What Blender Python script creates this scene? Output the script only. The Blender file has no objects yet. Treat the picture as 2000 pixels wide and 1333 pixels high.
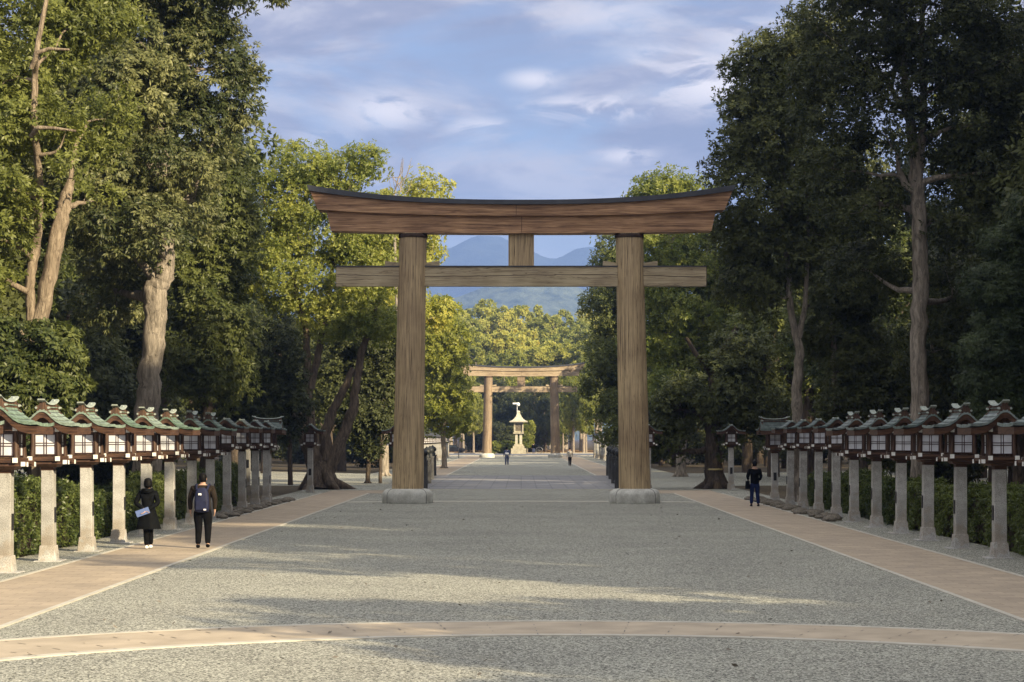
import bpy, math, random
import numpy as np
from mathutils import Vector, Matrix
sc = bpy.context.scene
COL = sc.collection
F = 4000.0; CX = 1018.0; CY = 856.0; H = 2.6
def PX(px, d): return (px-CX)*d/F
def PZ(py, d): return H+(CY-py)*d/F
def M(px, d): return px*d/F

# ------------------------------------------------------------------ materials
def new_mat(name):
    m = bpy.data.materials.new(name); m.use_nodes = True
    nt = m.node_tree; b = nt.nodes['Principled BSDF']
    return m, nt, b
def N(nt, typ, **kw):
    n = nt.nodes.new(typ)
    for k, v in kw.items():
        if k.startswith('i_'): n.inputs[k[2:].replace('_', ' ')].default_value = v
        else: setattr(n, k, v)
    return n
def ramp(nt, stops, interp='LINEAR'):
    r = nt.nodes.new('ShaderNodeValToRGB'); r.color_ramp.interpolation = interp
    el = r.color_ramp.elements
    while len(el) < len(stops): el.new(0.5)
    for e, (p, c) in zip(el, stops): e.position = p; e.color = (*c, 1)
    return r
def coords(nt, scale=(1, 1, 1), kind='Object'):
    t = N(nt, 'ShaderNodeTexCoord'); mp = N(nt, 'ShaderNodeMapping')
    mp.inputs['Scale'].default_value = scale
    nt.links.new(t.outputs[kind], mp.inputs['Vector']); return mp.outputs['Vector']
def bump(nt, b, src, strength, dist):
    bp = N(nt, 'ShaderNodeBump'); bp.inputs['Strength'].default_value = strength
    bp.inputs['Distance'].default_value = dist
    nt.links.new(src, bp.inputs['Height']); nt.links.new(bp.outputs['Normal'], b.inputs['Normal'])
def orand(nt, out, amt):
    oi = N(nt, 'ShaderNodeObjectInfo'); mr = N(nt, 'ShaderNodeMapRange'); mr.inputs['To Min'].default_value = 1-amt; mr.inputs['To Max'].default_value = 1+amt
    nt.links.new(oi.outputs['Random'], mr.inputs['Value']); hs = N(nt, 'ShaderNodeHueSaturation'); nt.links.new(mr.outputs[0], hs.inputs['Value']); nt.links.new(out, hs.inputs['Color'])
    m2 = N(nt, 'ShaderNodeMapRange'); m2.inputs['To Min'].default_value = 1+amt; m2.inputs['To Max'].default_value = 1-amt; nt.links.new(oi.outputs['Random'], m2.inputs['Value']); nt.links.new(m2.outputs[0], hs.inputs['Saturation'])
    return hs.outputs[0]
def simple(name, col, rough=.7, var=.25, scale=6, bumpd=0, metal=0, cs=(1, 1, 1), spec=.3, ov=0):
    m, nt, b = new_mat(name)
    v = coords(nt, cs); n = N(nt, 'ShaderNodeTexNoise', i_Scale=scale, i_Detail=6.0)
    nt.links.new(v, n.inputs['Vector'])
    lo = tuple(c*(1-var) for c in col); hi = tuple(min(1, c*(1+var)) for c in col)
    r = ramp(nt, [(.3, lo), (.7, hi)]); nt.links.new(n.outputs['Fac'], r.inputs[0])
    nt.links.new(orand(nt, r.outputs[0], ov) if ov else r.outputs[0], b.inputs['Base Color'])
    b.inputs['Roughness'].default_value = rough; b.inputs['Metallic'].default_value = metal
    b.inputs['Specular IOR Level'].default_value = spec
    if bumpd: bump(nt, b, n.outputs['Fac'], .6, bumpd)
    return m
def wood(name, lo, mid, hi, cs, cracks=True):
    m, nt, b = new_mat(name)
    v = coords(nt, cs); n = N(nt, 'ShaderNodeTexNoise', i_Scale=2.2, i_Detail=9.0, i_Roughness=.65, i_Distortion=.6)
    nt.links.new(v, n.inputs['Vector'])
    r = ramp(nt, [(.32, lo), (.48, mid), (.68, hi)]); nt.links.new(n.outputs['Fac'], r.inputs[0])
    v2 = coords(nt, (.35, .35, .35)); n2 = N(nt, 'ShaderNodeTexNoise', i_Scale=1.6, i_Detail=3.0)
    nt.links.new(v2, n2.inputs['Vector'])
    mx = N(nt, 'ShaderNodeMixRGB', blend_type='MULTIPLY', i_Fac=.8)
    r2 = ramp(nt, [(.3, (.62, .55, .5)), (.7, (1.15, 1.1, 1.0))]); nt.links.new(n2.outputs['Fac'], r2.inputs[0])
    nt.links.new(r.outputs[0], mx.inputs['Color1']); nt.links.new(r2.outputs[0], mx.inputs['Color2'])
    out = mx.outputs[0]
    if cracks:
        v3 = coords(nt, tuple(c*.9 for c in cs)); n3 = N(nt, 'ShaderNodeTexNoise', i_Scale=1.3, i_Detail=4.0, i_Distortion=.3)
        nt.links.new(v3, n3.inputs['Vector'])
        r3 = ramp(nt, [(.485, (1, 1, 1)), (.5, (.22, .18, .16)), (.515, (1, 1, 1))]); nt.links.new(n3.outputs['Fac'], r3.inputs[0])
        m3 = N(nt, 'ShaderNodeMixRGB', blend_type='MULTIPLY', i_Fac=.8)
        nt.links.new(out, m3.inputs['Color1']); nt.links.new(r3.outputs[0], m3.inputs['Color2']); out = m3.outputs[0]
    nt.links.new(out, b.inputs['Base Color']); b.inputs['Roughness'].default_value = .62
    b.inputs['Specular IOR Level'].default_value = .35
    bump(nt, b, n.outputs['Fac'], .5, .02); return m
def leaf_mat(name, lo, hi, gloss=.35, trans=.35, spot=None):
    m, nt, b = new_mat(name)
    v = coords(nt, (1, 1, 1)); n = N(nt, 'ShaderNodeTexNoise', i_Scale=.55, i_Detail=4.0, i_Roughness=.7)
    nt.links.new(v, n.inputs['Vector'])
    n2 = N(nt, 'ShaderNodeTexNoise', i_Scale=9.0, i_Detail=1.0); nt.links.new(v, n2.inputs['Vector'])
    ad = N(nt, 'ShaderNodeMath', operation='MULTIPLY_ADD'); ad.inputs[1].default_value = .6; ad.inputs[2].default_value = -.3
    nt.links.new(n2.outputs['Fac'], ad.inputs[0])
    oi = N(nt, 'ShaderNodeObjectInfo'); a2 = N(nt, 'ShaderNodeMath', operation='MULTIPLY_ADD'); a2.inputs[1].default_value = .25; a2.inputs[2].default_value = -.12
    nt.links.new(oi.outputs['Random'], a2.inputs[0])
    s = N(nt, 'ShaderNodeMath', operation='ADD'); nt.links.new(n.outputs['Fac'], s.inputs[0]); nt.links.new(ad.outputs[0], s.inputs[1])
    s2 = N(nt, 'ShaderNodeMath', operation='ADD'); nt.links.new(s.outputs[0], s2.inputs[0]); nt.links.new(a2.outputs[0], s2.inputs[1])
    st = [(.3, lo), (.68, hi)]
    if spot: st.append((.86, spot))
    r = ramp(nt, st); nt.links.new(s2.outputs[0], r.inputs[0])
    nt.links.new(r.outputs[0], b.inputs['Base Color']); b.inputs['Roughness'].default_value = gloss
    b.inputs['Specular IOR Level'].default_value = .3
    tr = N(nt, 'ShaderNodeBsdfTranslucent')
    hs = N(nt, 'ShaderNodeHueSaturation', i_Value=1.6, i_Saturation=1.1); nt.links.new(r.outputs[0], hs.inputs['Color'])
    nt.links.new(hs.outputs[0], tr.inputs['Color'])
    mx = N(nt, 'ShaderNodeMixShader'); mx.inputs[0].default_value = trans
    nt.links.new(b.outputs[0], mx.inputs[1]); nt.links.new(tr.outputs[0], mx.inputs[2])
    nt.links.new(mx.outputs[0], nt.nodes['Material Output'].inputs['Surface']); return m
def gravel_mat(name, lo, hi, scale=48):
    m, nt, b = new_mat(name)
    v = coords(nt, (1, 1, 1)); vo = N(nt, 'ShaderNodeTexVoronoi', i_Scale=float(scale)); nt.links.new(v, vo.inputs['Vector'])
    sp = N(nt, 'ShaderNodeSeparateColor'); nt.links.new(vo.outputs['Color'], sp.inputs[0])
    n = N(nt, 'ShaderNodeTexNoise', i_Scale=.35, i_Detail=5.0); nt.links.new(v, n.inputs['Vector'])
    n3 = N(nt, 'ShaderNodeTexNoise', i_Scale=scale*.9, i_Detail=3.0, i_Roughness=.8); nt.links.new(v, n3.inputs['Vector'])
    r = ramp(nt, [(0, lo), (.55, tuple((a+c)/2 for a, c in zip(lo, hi))), (1, hi)])
    a = N(nt, 'ShaderNodeMath', operation='MULTIPLY_ADD'); a.inputs[1].default_value = .9; a.inputs[2].default_value = -.45
    nt.links.new(n3.outputs['Fac'], a.inputs[0])
    s = N(nt, 'ShaderNodeMath', operation='ADD'); nt.links.new(sp.outputs[0], s.inputs[0]); nt.links.new(a.outputs[0], s.inputs[1])
    nt.links.new(s.outputs[0], r.inputs[0])
    r2 = ramp(nt, [(.3, (.88, .88, .89)), (.7, (1.08, 1.08, 1.07))]); nt.links.new(n.outputs['Fac'], r2.inputs[0])
    mx = N(nt, 'ShaderNodeMixRGB', blend_type='MULTIPLY', i_Fac=1.0)
    nt.links.new(r.outputs[0], mx.inputs['Color1']); nt.links.new(r2.outputs[0], mx.inputs['Color2'])
    nt.links.new(mx.outputs[0], b.inputs['Base Color']); b.inputs['Roughness'].default_value = .85
    b.inputs['Specular IOR Level'].default_value = .2
    bump(nt, b, s.outputs[0], 1.0, .02); return m
def paver_mat(name, c1, c2, mortar, bw, bh, msize=.012, rot=0):
    m, nt, b = new_mat(name)
    v = coords(nt, (1, 1, 1)); br = N(nt, 'ShaderNodeTexBrick', offset=.5)
    for k, val in (('Scale', 1.0), ('Mortar Size', msize), ('Brick Width', bw), ('Row Height', bh), ('Mortar Smooth', .2), ('Bias', 0.0)): br.inputs[k].default_value = val
    br.inputs['Color1'].default_value = (*c1, 1); br.inputs['Color2'].default_value = (*c2, 1); br.inputs['Mortar'].default_value = (*mortar, 1)
    nt.links.new(v, br.inputs['Vector'])
    n = N(nt, 'ShaderNodeTexNoise', i_Scale=1.1, i_Detail=8.0, i_Roughness=.7); nt.links.new(v, n.inputs['Vector'])
    r2 = ramp(nt, [(.3, (.78, .78, .8)), (.7, (1.12, 1.1, 1.08))]); nt.links.new(n.outputs['Fac'], r2.inputs[0])
    mx = N(nt, 'ShaderNodeMixRGB', blend_type='MULTIPLY', i_Fac=1.0)
    nt.links.new(br.outputs['Color'], mx.inputs['Color1']); nt.links.new(r2.outputs[0], mx.inputs['Color2'])
    nt.links.new(mx.outputs[0], b.inputs['Base Color']); b.inputs['Roughness'].default_value = .8
    b.inputs['Specular IOR Level'].default_value = .25
    bump(nt, b, n.outputs['Fac'], .3, .01); return m
def granite(name, col, stain=True, moss=False):
    m, nt, b = new_mat(name)
    v = coords(nt, (1, 1, 1)); n = N(nt, 'ShaderNodeTexNoise', i_Scale=60.0, i_Detail=3.0); nt.links.new(v, n.inputs['Vector'])
    r = ramp(nt, [(.35, tuple(c*.6 for c in col)), (.6, tuple(min(1, c*1.15) for c in col))]); nt.links.new(n.outputs['Fac'], r.inputs[0])
    out = r.outputs[0]
    n2 = N(nt, 'ShaderNodeTexNoise', i_Scale=3.0, i_Detail=5.0); nt.links.new(v, n2.inputs['Vector'])
    r2 = ramp(nt, [(.35, (.75, .74, .72)), (.65, (1.08, 1.08, 1.08))]); nt.links.new(n2.outputs['Fac'], r2.inputs[0])
    mx = N(nt, 'ShaderNodeMixRGB', blend_type='MULTIPLY', i_Fac=1.0); nt.links.new(out, mx.inputs['Color1']); nt.links.new(r2.outputs[0], mx.inputs['Color2']); out = mx.outputs[0]
    if stain:   # rusty damp stain near the foot of the shaft, with its own blotchy outline
        sx = N(nt, 'ShaderNodeSeparateXYZ'); nt.links.new(coords(nt), sx.inputs[0])
        ns = N(nt, 'ShaderNodeTexNoise', i_Scale=5.0, i_Detail=4.0)
        oi = N(nt, 'ShaderNodeObjectInfo')
        ofs = N(nt, 'ShaderNodeVectorMath', operation='SCALE'); nt.links.new(oi.outputs['Location'], ofs.inputs[0]); ofs.inputs['Scale'].default_value = 3.3
        av = N(nt, 'ShaderNodeVectorMath', operation='ADD'); nt.links.new(coords(nt), av.inputs[0]); nt.links.new(ofs.outputs[0], av.inputs[1]); nt.links.new(av.outputs[0], ns.inputs['Vector'])
        a = N(nt, 'ShaderNodeMath', operation='MULTIPLY_ADD'); a.inputs[1].default_value = 1.6
        nt.links.new(ns.outputs['Fac'], a.inputs[0]); nt.links.new(sx.outputs['Z'], a.inputs[2])
        rs = ramp(nt, [(.28, (0, 0, 0)), (.33, (1, 1, 1)), (.42, (.8, .8, .8)), (.52, (0, 0, 0))])
        sc_ = N(nt, 'ShaderNodeMath', operation='MULTIPLY'); sc_.inputs[1].default_value = .33; nt.links.new(a.outputs[0], sc_.inputs[0]); nt.links.new(sc_.outputs[0], rs.inputs[0])
        m3 = N(nt, 'ShaderNodeMixRGB', blend_type='MIX'); m3.inputs['Color2'].default_value = (.26, .17, .08, 1)
        ff = N(nt, 'ShaderNodeMath', operation='MULTIPLY'); ff.inputs[1].default_value = .3; nt.links.new(rs.outputs[0], ff.inputs[0])
        nt.links.new(ff.outputs[0], m3.inputs['Fac']); nt.links.new(out, m3.inputs['Color1']); out = m3.outputs[0]
    nt.links.new(orand(nt, out, .13), b.inputs['Base Color']); b.inputs['Roughness'].default_value = .8; b.inputs['Specular IOR Level'].default_value = .25
    bump(nt, b, n2.outputs['Fac'], .3, .01); return m
def bark(name, lo, hi, sc_=(6, 6, 1.2)):
    m, nt, b = new_mat(name)
    v = coords(nt, sc_); n = N(nt, 'ShaderNodeTexNoise', i_Scale=1.3, i_Detail=9.0, i_Roughness=.75, i_Distortion=.8); nt.links.new(v, n.inputs['Vector'])
    r = ramp(nt, [(.35, lo), (.62, hi)]); nt.links.new(n.outputs['Fac'], r.inputs[0])
    nt.links.new(r.outputs[0], b.inputs['Base Color']); b.inputs['Roughness'].default_value = .9; b.inputs['Specular IOR Level'].default_value = .15
    bump(nt, b, n.outputs['Fac'], 1.0, .12); return m

MT = dict(
 gravel=gravel_mat('gravel', (.03, .032, .028), (.66, .655, .56), 46),
 soil=gravel_mat('soil', (.035, .028, .018), (.13, .10, .06), 9),
 leafsoil=gravel_mat('leaf_litter', (.14, .08, .03), (.50, .30, .12), 6),
 paver=paver_mat('pink_paver', (.36, .30, .225), (.43, .355, .265), (.27, .22, .17), .6, .3, .010),
 slab=paver_mat('bridge_slab', (.19, .19, .195), (.27, .27, .27), (.10, .10, .11), 1.6, 1.1, .03),
 kerb=simple('kerb_stone', (.46, .435, .37), .8, .15, 3, .004),
 asphalt=simple('asphalt', (.15, .155, .17), .85, .15, 2),
 pillarwood=wood('pillar_wood', (.14, .108, .068), (.48, .375, .235), (.70, .56, .35), (9, 9, .22)),
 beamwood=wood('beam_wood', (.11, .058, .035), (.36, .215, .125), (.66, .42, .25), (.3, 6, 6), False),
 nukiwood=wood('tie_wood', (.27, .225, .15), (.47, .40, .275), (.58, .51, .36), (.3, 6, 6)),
 endwood=simple('dark_end_grain', (.05, .03, .022), .7, .3, 8),
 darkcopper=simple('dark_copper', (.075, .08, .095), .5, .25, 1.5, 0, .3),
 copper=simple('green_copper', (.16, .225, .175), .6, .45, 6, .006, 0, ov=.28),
 coppershade=simple('shaded_copper', (.13, .165, .155), .55, .42, 6, .006, 0, ov=.28),  # duller copy of the green copper, shade put into its colour
 coppertrim=simple('pale_copper_trim', (.30, .34, .30), .55, .2, 6),
 lwood=wood('lantern_wood', (.035, .020, .015), (.08, .048, .034), (.17, .105, .068), (8, 8, .8), False),
 lwoodh=wood('lantern_board_wood', (.032, .018, .013), (.08, .043, .029), (.15, .085, .05), (1.2, 1.2, 9), False),
 paper=simple('paper_pane', (.62, .64, .68), .6, .12, 5, ov=.13),
 lattice=simple('lattice_wood', (.06, .035, .035), .6, .2, 9),
 whitecap=simple('white_beam_cap', (.74, .74, .70), .6, .1, 20),
 granite=granite('granite', (.42, .415, .395)),
 pedestal=granite('torii_pedestal_stone', (.60, .60, .55), False),
 stonelamp=granite('pale_lamp_stone', (.50, .465, .36), False),
 plaque=simple('dark_plaque', (.02, .02, .022), .4, .1, 9),
 rock=simple('border_rock', (.16, .14, .11), .9, .5, 5, .03),
 balus=granite('bridge_stone', (.09, .09, .09), False),
 bronze=simple('dark_bronze', (.018, .02, .02), .5, .3, 9),
 barkL=bark('pale_bark', (.12, .09, .065), (.42, .34, .25)),
 barkG=bark('grey_bark', (.11, .095, .075), (.44, .38, .31)),
 barkC=bark('brown_bark', (.045, .035, .027), (.20, .155, .115)),
 barkD=bark('dark_bark', (.03, .025, .02), (.13, .10, .075)),
 leafB=leaf_mat('drooping_evergreen_leaf', (.05, .066, .024), (.33, .33, .14), .45, .3),
 leafY=leaf_mat('camphor_leaf', (.12, .155, .035), (.38, .385, .09), .45, .4, (.46, .36, .05)),
 leafY2=leaf_mat('olive_leaf', (.15, .18, .04), (.47, .46, .11), .5, .35, (.50, .36, .08)),
 leafG=leaf_mat('bright_young_leaf', (.07, .10, .02), (.31, .32, .06), .45, .4),
 leafD=leaf_mat('dark_evergreen_leaf', (.022, .030, .011), (.095, .108, .034), .6, .25),
 leafA=leaf_mat('yellowish_evergreen_leaf', (.038, .056, .018), (.20, .22, .055), .45, .35),
 leafM=leaf_mat('mid_green_leaf', (.038, .056, .017), (.16, .18, .05), .45, .3),
 leafC=leaf_mat('conifer_needle', (.018, .030, .012), (.06, .085, .028), .5, .15),
 hedge=leaf_mat('hedge_leaf', (.035, .055, .015), (.14, .17, .045), .4, .25),
 black=simple('black_cloth', (.005, .005, .0055), .9, .3, 12, spec=.05), blackcoat=simple('black_coat', (.0045, .005, .0055), .75, .4, 9, spec=.05),
 navy=simple('navy_pack', (.008, .011, .038), .7, .2, 12), jean=simple('jean_cloth', (.015, .023, .075), .85, .25, 12, spec=.05),
 brown=simple('dark_brown_jacket', (.022, .017, .013), .8, .3, 10, spec=.05), skin=simple('skin', (.42, .26, .19), .6, .1, 20), hair=simple('black_hair', (.004, .0035, .0035), .6, .3, 30, spec=.1),
 white=simple('white_shoe', (.7, .7, .72), .6, .08, 20), blue=simple('blue_print_paper', (.11, .16, .34), .5, .1, 30),
 slate=simple('slate_blue_cloth', (.06, .075, .15), .85, .2, 12), beige=simple('beige_cloth', (.42, .38, .32), .85, .15, 12),
 rope=simple('straw_rope', (.55, .45, .22), .8, .2, 20), metal=simple('grey_metal', (.25, .25, .25), .4, .1, 9, 0, .8),
 whitemetal=simple('white_enamel', (.8, .8, .8), .4, .05, 9), carpaint=simple('dark_car_paint', (.015, .016, .02), .25, .1, 4, 0, 0, (1, 1, 1), .5),
 glass=simple('dark_glass', (.03, .04, .05), .1, .1, 3, 0, 0, (1, 1, 1), .6), red=simple('dark_red_cloth', (.10, .02, .02), .8, .2, 9),
)
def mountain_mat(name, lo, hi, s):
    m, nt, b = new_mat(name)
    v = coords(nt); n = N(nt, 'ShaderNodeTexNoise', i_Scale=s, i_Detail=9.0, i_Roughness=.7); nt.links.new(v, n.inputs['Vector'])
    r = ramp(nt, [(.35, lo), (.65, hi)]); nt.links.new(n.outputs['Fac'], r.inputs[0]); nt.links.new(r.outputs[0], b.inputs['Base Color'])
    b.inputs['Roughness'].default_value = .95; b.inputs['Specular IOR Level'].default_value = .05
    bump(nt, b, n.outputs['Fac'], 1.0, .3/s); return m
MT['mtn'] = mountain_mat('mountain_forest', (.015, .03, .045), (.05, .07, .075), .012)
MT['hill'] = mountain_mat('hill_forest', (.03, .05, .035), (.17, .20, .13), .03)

# ------------------------------------------------------------------ mesh builder
class MB:
    def __init__(s): s.v = []; s.f = []; s.m = []; s.sm = []
    def add(s, verts, faces, mi=0, smooth=False):
        o = len(s.v); s.v += [tuple(p) for p in verts]
        for f in faces: s.f.append([i+o for i in f]); s.m.append(mi); s.sm.append(smooth)
    def box(s, c, d, mi=0, taper=1.0, rot=None):
        x, y, z = d[0]/2, d[1]/2, d[2]/2; P = []
        for sz in (-1, 1):
            t = taper if sz > 0 else 1
            for sx, sy in ((-1, -1), (1, -1), (1, 1), (-1, 1)):
                p = Vector((sx*x*t, sy*y*t, sz*z))
                if rot is not None: p = rot @ p
                P.append((p.x+c[0], p.y+c[1], p.z+c[2]))
        s.add(P, [(3, 2, 1, 0), (4, 5, 6, 7), (0, 1, 5, 4), (1, 2, 6, 5), (2, 3, 7, 6), (3, 0, 4, 7)], mi)
    def tube(s, pts, rad, n=8, mi=0, cap=True, sx=1.0, sy=1.0, fl=0.0):
        pts = [Vector(p) for p in pts]; rings = []; ref = Vector((0, 1, 0))
        for i, p in enumerate(pts):
            t = (pts[min(i+1, len(pts)-1)]-pts[max(i-1, 0)])
            if t.length < 1e-9: t = Vector((0, 0, 1))
            t.normalize()
            a = ref - t*ref.dot(t)
            if a.length < .1: a = Vector((1, 0, 0)) - t*t.x
            a.normalize(); b = t.cross(a)
            rings.append([p+(a*math.cos(2*math.pi*k/n)*sy+b*math.sin(2*math.pi*k/n)*sx)*rad[i]*(1+(fl*(math.sin(6*math.pi*k/n+i*.35)+.7*math.sin(14*math.pi*k/n-i*.5)+.5*math.sin(22*math.pi*k/n+i*1.3)) if fl else 0)) for k in range(n)])
        V = [q for r in rings for q in r]; Fc = []
        for i in range(len(pts)-1):
            for k in range(n):
                k2 = (k+1) % n; Fc.append((i*n+k, i*n+k2, (i+1)*n+k2, (i+1)*n+k))
        s.add(V, Fc, mi, True)
        if cap:
            s.add(rings[0], [tuple(range(n-1, -1, -1))], mi); s.add(rings[-1], [tuple(range(n))], mi)
    def lathe(s, prof, n=24, mi=0, c=(0, 0, 0), smooth=True):
        V = []; Fc = []
        for r, z in prof:
            for k in range(n): a = 2*math.pi*k/n; V.append((c[0]+r*math.cos(a), c[1]+r*math.sin(a), c[2]+z))
        for i in range(len(prof)-1):
            for k in range(n):
                k2 = (k+1) % n; Fc.append((i*n+k, i*n+k2, (i+1)*n+k2, (i+1)*n+k))
        s.add(V, Fc, mi, smooth)
        s.add(V[-n:], [tuple(range(n))], mi); s.add(V[:n], [tuple(range(n-1, -1, -1))], mi)
    def prism(s, poly, y0, y1, mi=0):            # polygon in xz, extruded along y
        n = len(poly); V = [(x, y0, z) for x, z in poly]+[(x, y1, z) for x, z in poly]
        Fc = [tuple(range(n)), tuple(range(2*n-1, n-1, -1))]
        for k in range(n): k2 = (k+1) % n; Fc.append((k2, k, k+n, k2+n))
        s.add(V, Fc, mi)
    def strip(s, quads, mi=0):
        for q in quads: s.add(q, [(0, 1, 2, 3)], mi)
    def mesh(s, name, mats):
        me = bpy.data.meshes.new(name); me.from_pydata(s.v, [], s.f)
        for m in mats: me.materials.append(m)
        me.polygons.foreach_set('material_index', s.m); me.polygons.foreach_set('use_smooth', s.sm); me.update(); return me
def link(name, me, parent=None, loc=None):
    o = bpy.data.objects.new(name, me); COL.objects.link(o)
    if parent: o.parent = parent
    if loc: o.location = loc
    return o
def part(name, mb, mats, parent=None):
    if not isinstance(mats, (list, tuple)): mats = [mats]
    return link(name, mb.mesh(name, mats), parent)
def tag(o, label=None, cat=None, group=None, kind=None):
    if label: o['label'] = label
    if cat: o['category'] = cat
    if group: o['group'] = group
    if kind: o['kind'] = kind
    return o
def thing(name, label, cat, loc=(0, 0, 0), rz=0, group=None):
    o = bpy.data.objects.new(name, None); o.empty_display_size = .2; COL.objects.link(o)
    o.location = loc; o.rotation_euler = (0, 0, rz); return tag(o, label, cat, group)
def dup(o, parent=None, **kw):
    c = o.copy(); COL.objects.link(c)
    if parent: c.parent = parent
    for ch in o.children: dup(ch, c)
    return c
def place(o, loc, rz, label, group=None):
    o.location = loc; o.rotation_euler = (0, 0, rz); o['label'] = label
    if group: o['group'] = group
    elif 'group' in o: del o['group']
    return o
def bevel(o, w, seg=2):
    m = o.modifiers.new('bevel', 'BEVEL'); m.width = w; m.segments = seg; m.limit_method = 'ANGLE'; return o
def struct(name, mb, mat): return tag(part(name, mb, mat), kind='structure')
def sheet(name, polys, z, mat):
    mb = MB()
    for p in polys: mb.add([(x, y, z) for x, y in p], [tuple(range(len(p)))])
    return struct(name, mb, mat)

# ------------------------------------------------------------------ ground
sheet('ground', [[(-4000, -300), (4000, -300), (4000, 8700), (-4000, 8700)]], -.03, MT['soil'])
def grav(name, x0, x1, y0, y1, z=0): return sheet(name, [[(x0, y0), (x1, y0), (x1, y1), (x0, y1)]], z, MT['gravel'])
grav('gravel_court', -10.9, 11.2, -20, 296)
sheet('gravel_side_path', [[(-60, 118), (-10.9, 112), (-10.9, 150), (-60, 205)], [(10.9, 112), (60, 118), (60, 190), (10.9, 150)]], -.01, MT['gravel'])
sheet('road', [[(-200, 297), (200, 297), (200, 346), (-200, 346)]], .004, MT['asphalt'])
sheet('leaf_litter_ground', [[(-120, 347), (120, 347), (120, 440), (-120, 440)]], -.012, MT['leafsoil'])
mb = MB(); mb.box((0, 296.7, .04), (90, .35, .09)); mb.box((0, 346.4, .05), (120, .35, .13)); struct('road_kerb', mb, MT['kerb'])
def pathstrip(name, sgn):
    a, b = (7.2, 9.35)
    poly = [[(sgn*a, 5), (sgn*b, 5), (sgn*b, 96), (sgn*a, 96)]]
    poly.append([(sgn*4.4, 96.004), (sgn*b, 96.004), (sgn*b, 101.5), (sgn*4.4, 101.5)])
    poly.append([(sgn*5.25, 142), (sgn*7.75, 142), (sgn*7.75, 292), (sgn*5.25, 292)])
    return sheet(name, poly, .008, MT['paver'])
pathstrip('paved_path_west', -1); pathstrip('paved_path_east', 1)
mb = MB()
for s in (-1, 1):
    for x in (7.15, 9.40): mb.box((s*x, 50.5, .008), (.10, 91, .016))
    for x in (5.18, 7.82): mb.box((s*x, 217, .008), (.14, 150, .016))
    mb.box((s*6.9, 101.6, .01), (5.2, .16, .02))
# pale strip in front of the gate
n = 40
for i in range(n):
    x0 = -7.05+14.1*i/n; x1 = x0+14.1/n
    f = lambda x: 82.4+1.1*(1-(x/7.05)**2)
    mb.add([(x0, f(x0), -.01), (x1, f(x1), -.01), (x1, f(x1), .012), (x0, f(x0), .012)], [(0, 1, 2, 3)])
    mb.add([(x0, f(x0), .012), (x1, f(x1), .012), (x1, f(x1)+1.0, .012), (x0, f(x0)+1.0, .012)], [(0, 1, 2, 3)])
struct('kerb_strip', mb, MT['kerb'])
# curved paved band
ccx, ccy = .5, 18.2
def ring(name, r0, r1, z, mat, a0=5, a1=175, n=110, joints=False):
    mb = MB(); V = []
    for i in range(n+1):
        a = math.radians(a0+(a1-a0)*i/n)
        V += [(ccx+r0*math.cos(a), ccy+r0*math.sin(a), z), (ccx+r1*math.cos(a), ccy+r1*math.sin(a), z)]
    mb.add(V, [(2*i, 2*i+1, 2*i+3, 2*i+2) for i in range(n)])
    return struct(name, mb, mat)
MT['bandpaver'] = simple('pink_band_stone', (.40, .335, .25), .8, .18, 1.5, .003)
ring('curved_paved_band', 8.80, 10.70, .012, MT['bandpaver'])
mb = MB()
for r0, r1 in ((8.66, 8.84), (10.68, 10.84)):
    V = []; n = 110
    for i in range(n+1):
        a = math.radians(5+170*i/n); V += [(ccx+r0*math.cos(a), ccy+r0*math.sin(a), .016), (ccx+r1*math.cos(a), ccy+r1*math.sin(a), .016)]
    mb.add(V, [(2*i, 2*i+1, 2*i+3, 2*i+2) for i in range(n)])
    mb.add([(v[0], v[1], z) for v in V[0::2] for z in (-.01, .016)], [(2*i, 2*i+1, 2*i+3, 2*i+2) for i in range(n)])
    mb.add([(v[0], v[1], z) for v in V[1::2] for z in (-.01, .016)], [(2*i, 2*i+1, 2*i+3, 2*i+2) for i in range(n)])
struct('curved_band_kerb', mb, MT['kerb'])
mb = MB(); random.seed(4)
da = math.degrees(.62/9.75)
for i in range(-14, 15):
    a = math.radians(90+da*(i+.5)); c_, s_ = math.cos(a), math.sin(a)
    for r in (8.86, 9.28, 9.72, 10.15, 10.56):
        L = random.uniform(.03, .11) if random.random() < .7 else 0; w = .007
        if L: mb.add([(ccx+(r-L)*c_-w*s_, ccy+(r-L)*s_+w*c_, .0165), (ccx+(r+L)*c_-w*s_, ccy+(r+L)*s_+w*c_, .0165), (ccx+(r+L)*c_+w*s_, ccy+(r+L)*s_-w*c_, .0165), (ccx+(r-L)*c_+w*s_, ccy+(r-L)*s_-w*c_, .0165)], [(3, 2, 1, 0)])
struct('band_joints', mb, MT['plaque'])
# bridge deck
sheet('bridge_deck', [[(-5.6, 103), (5.6, 103), (6.3, 142), (-6.3, 142)]], .010, MT['slab'])
mb = MB(); mb.box((0, 103.2, .012), (11.2, .5, .024)); struct('bridge_threshold', mb, MT['kerb'])

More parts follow.
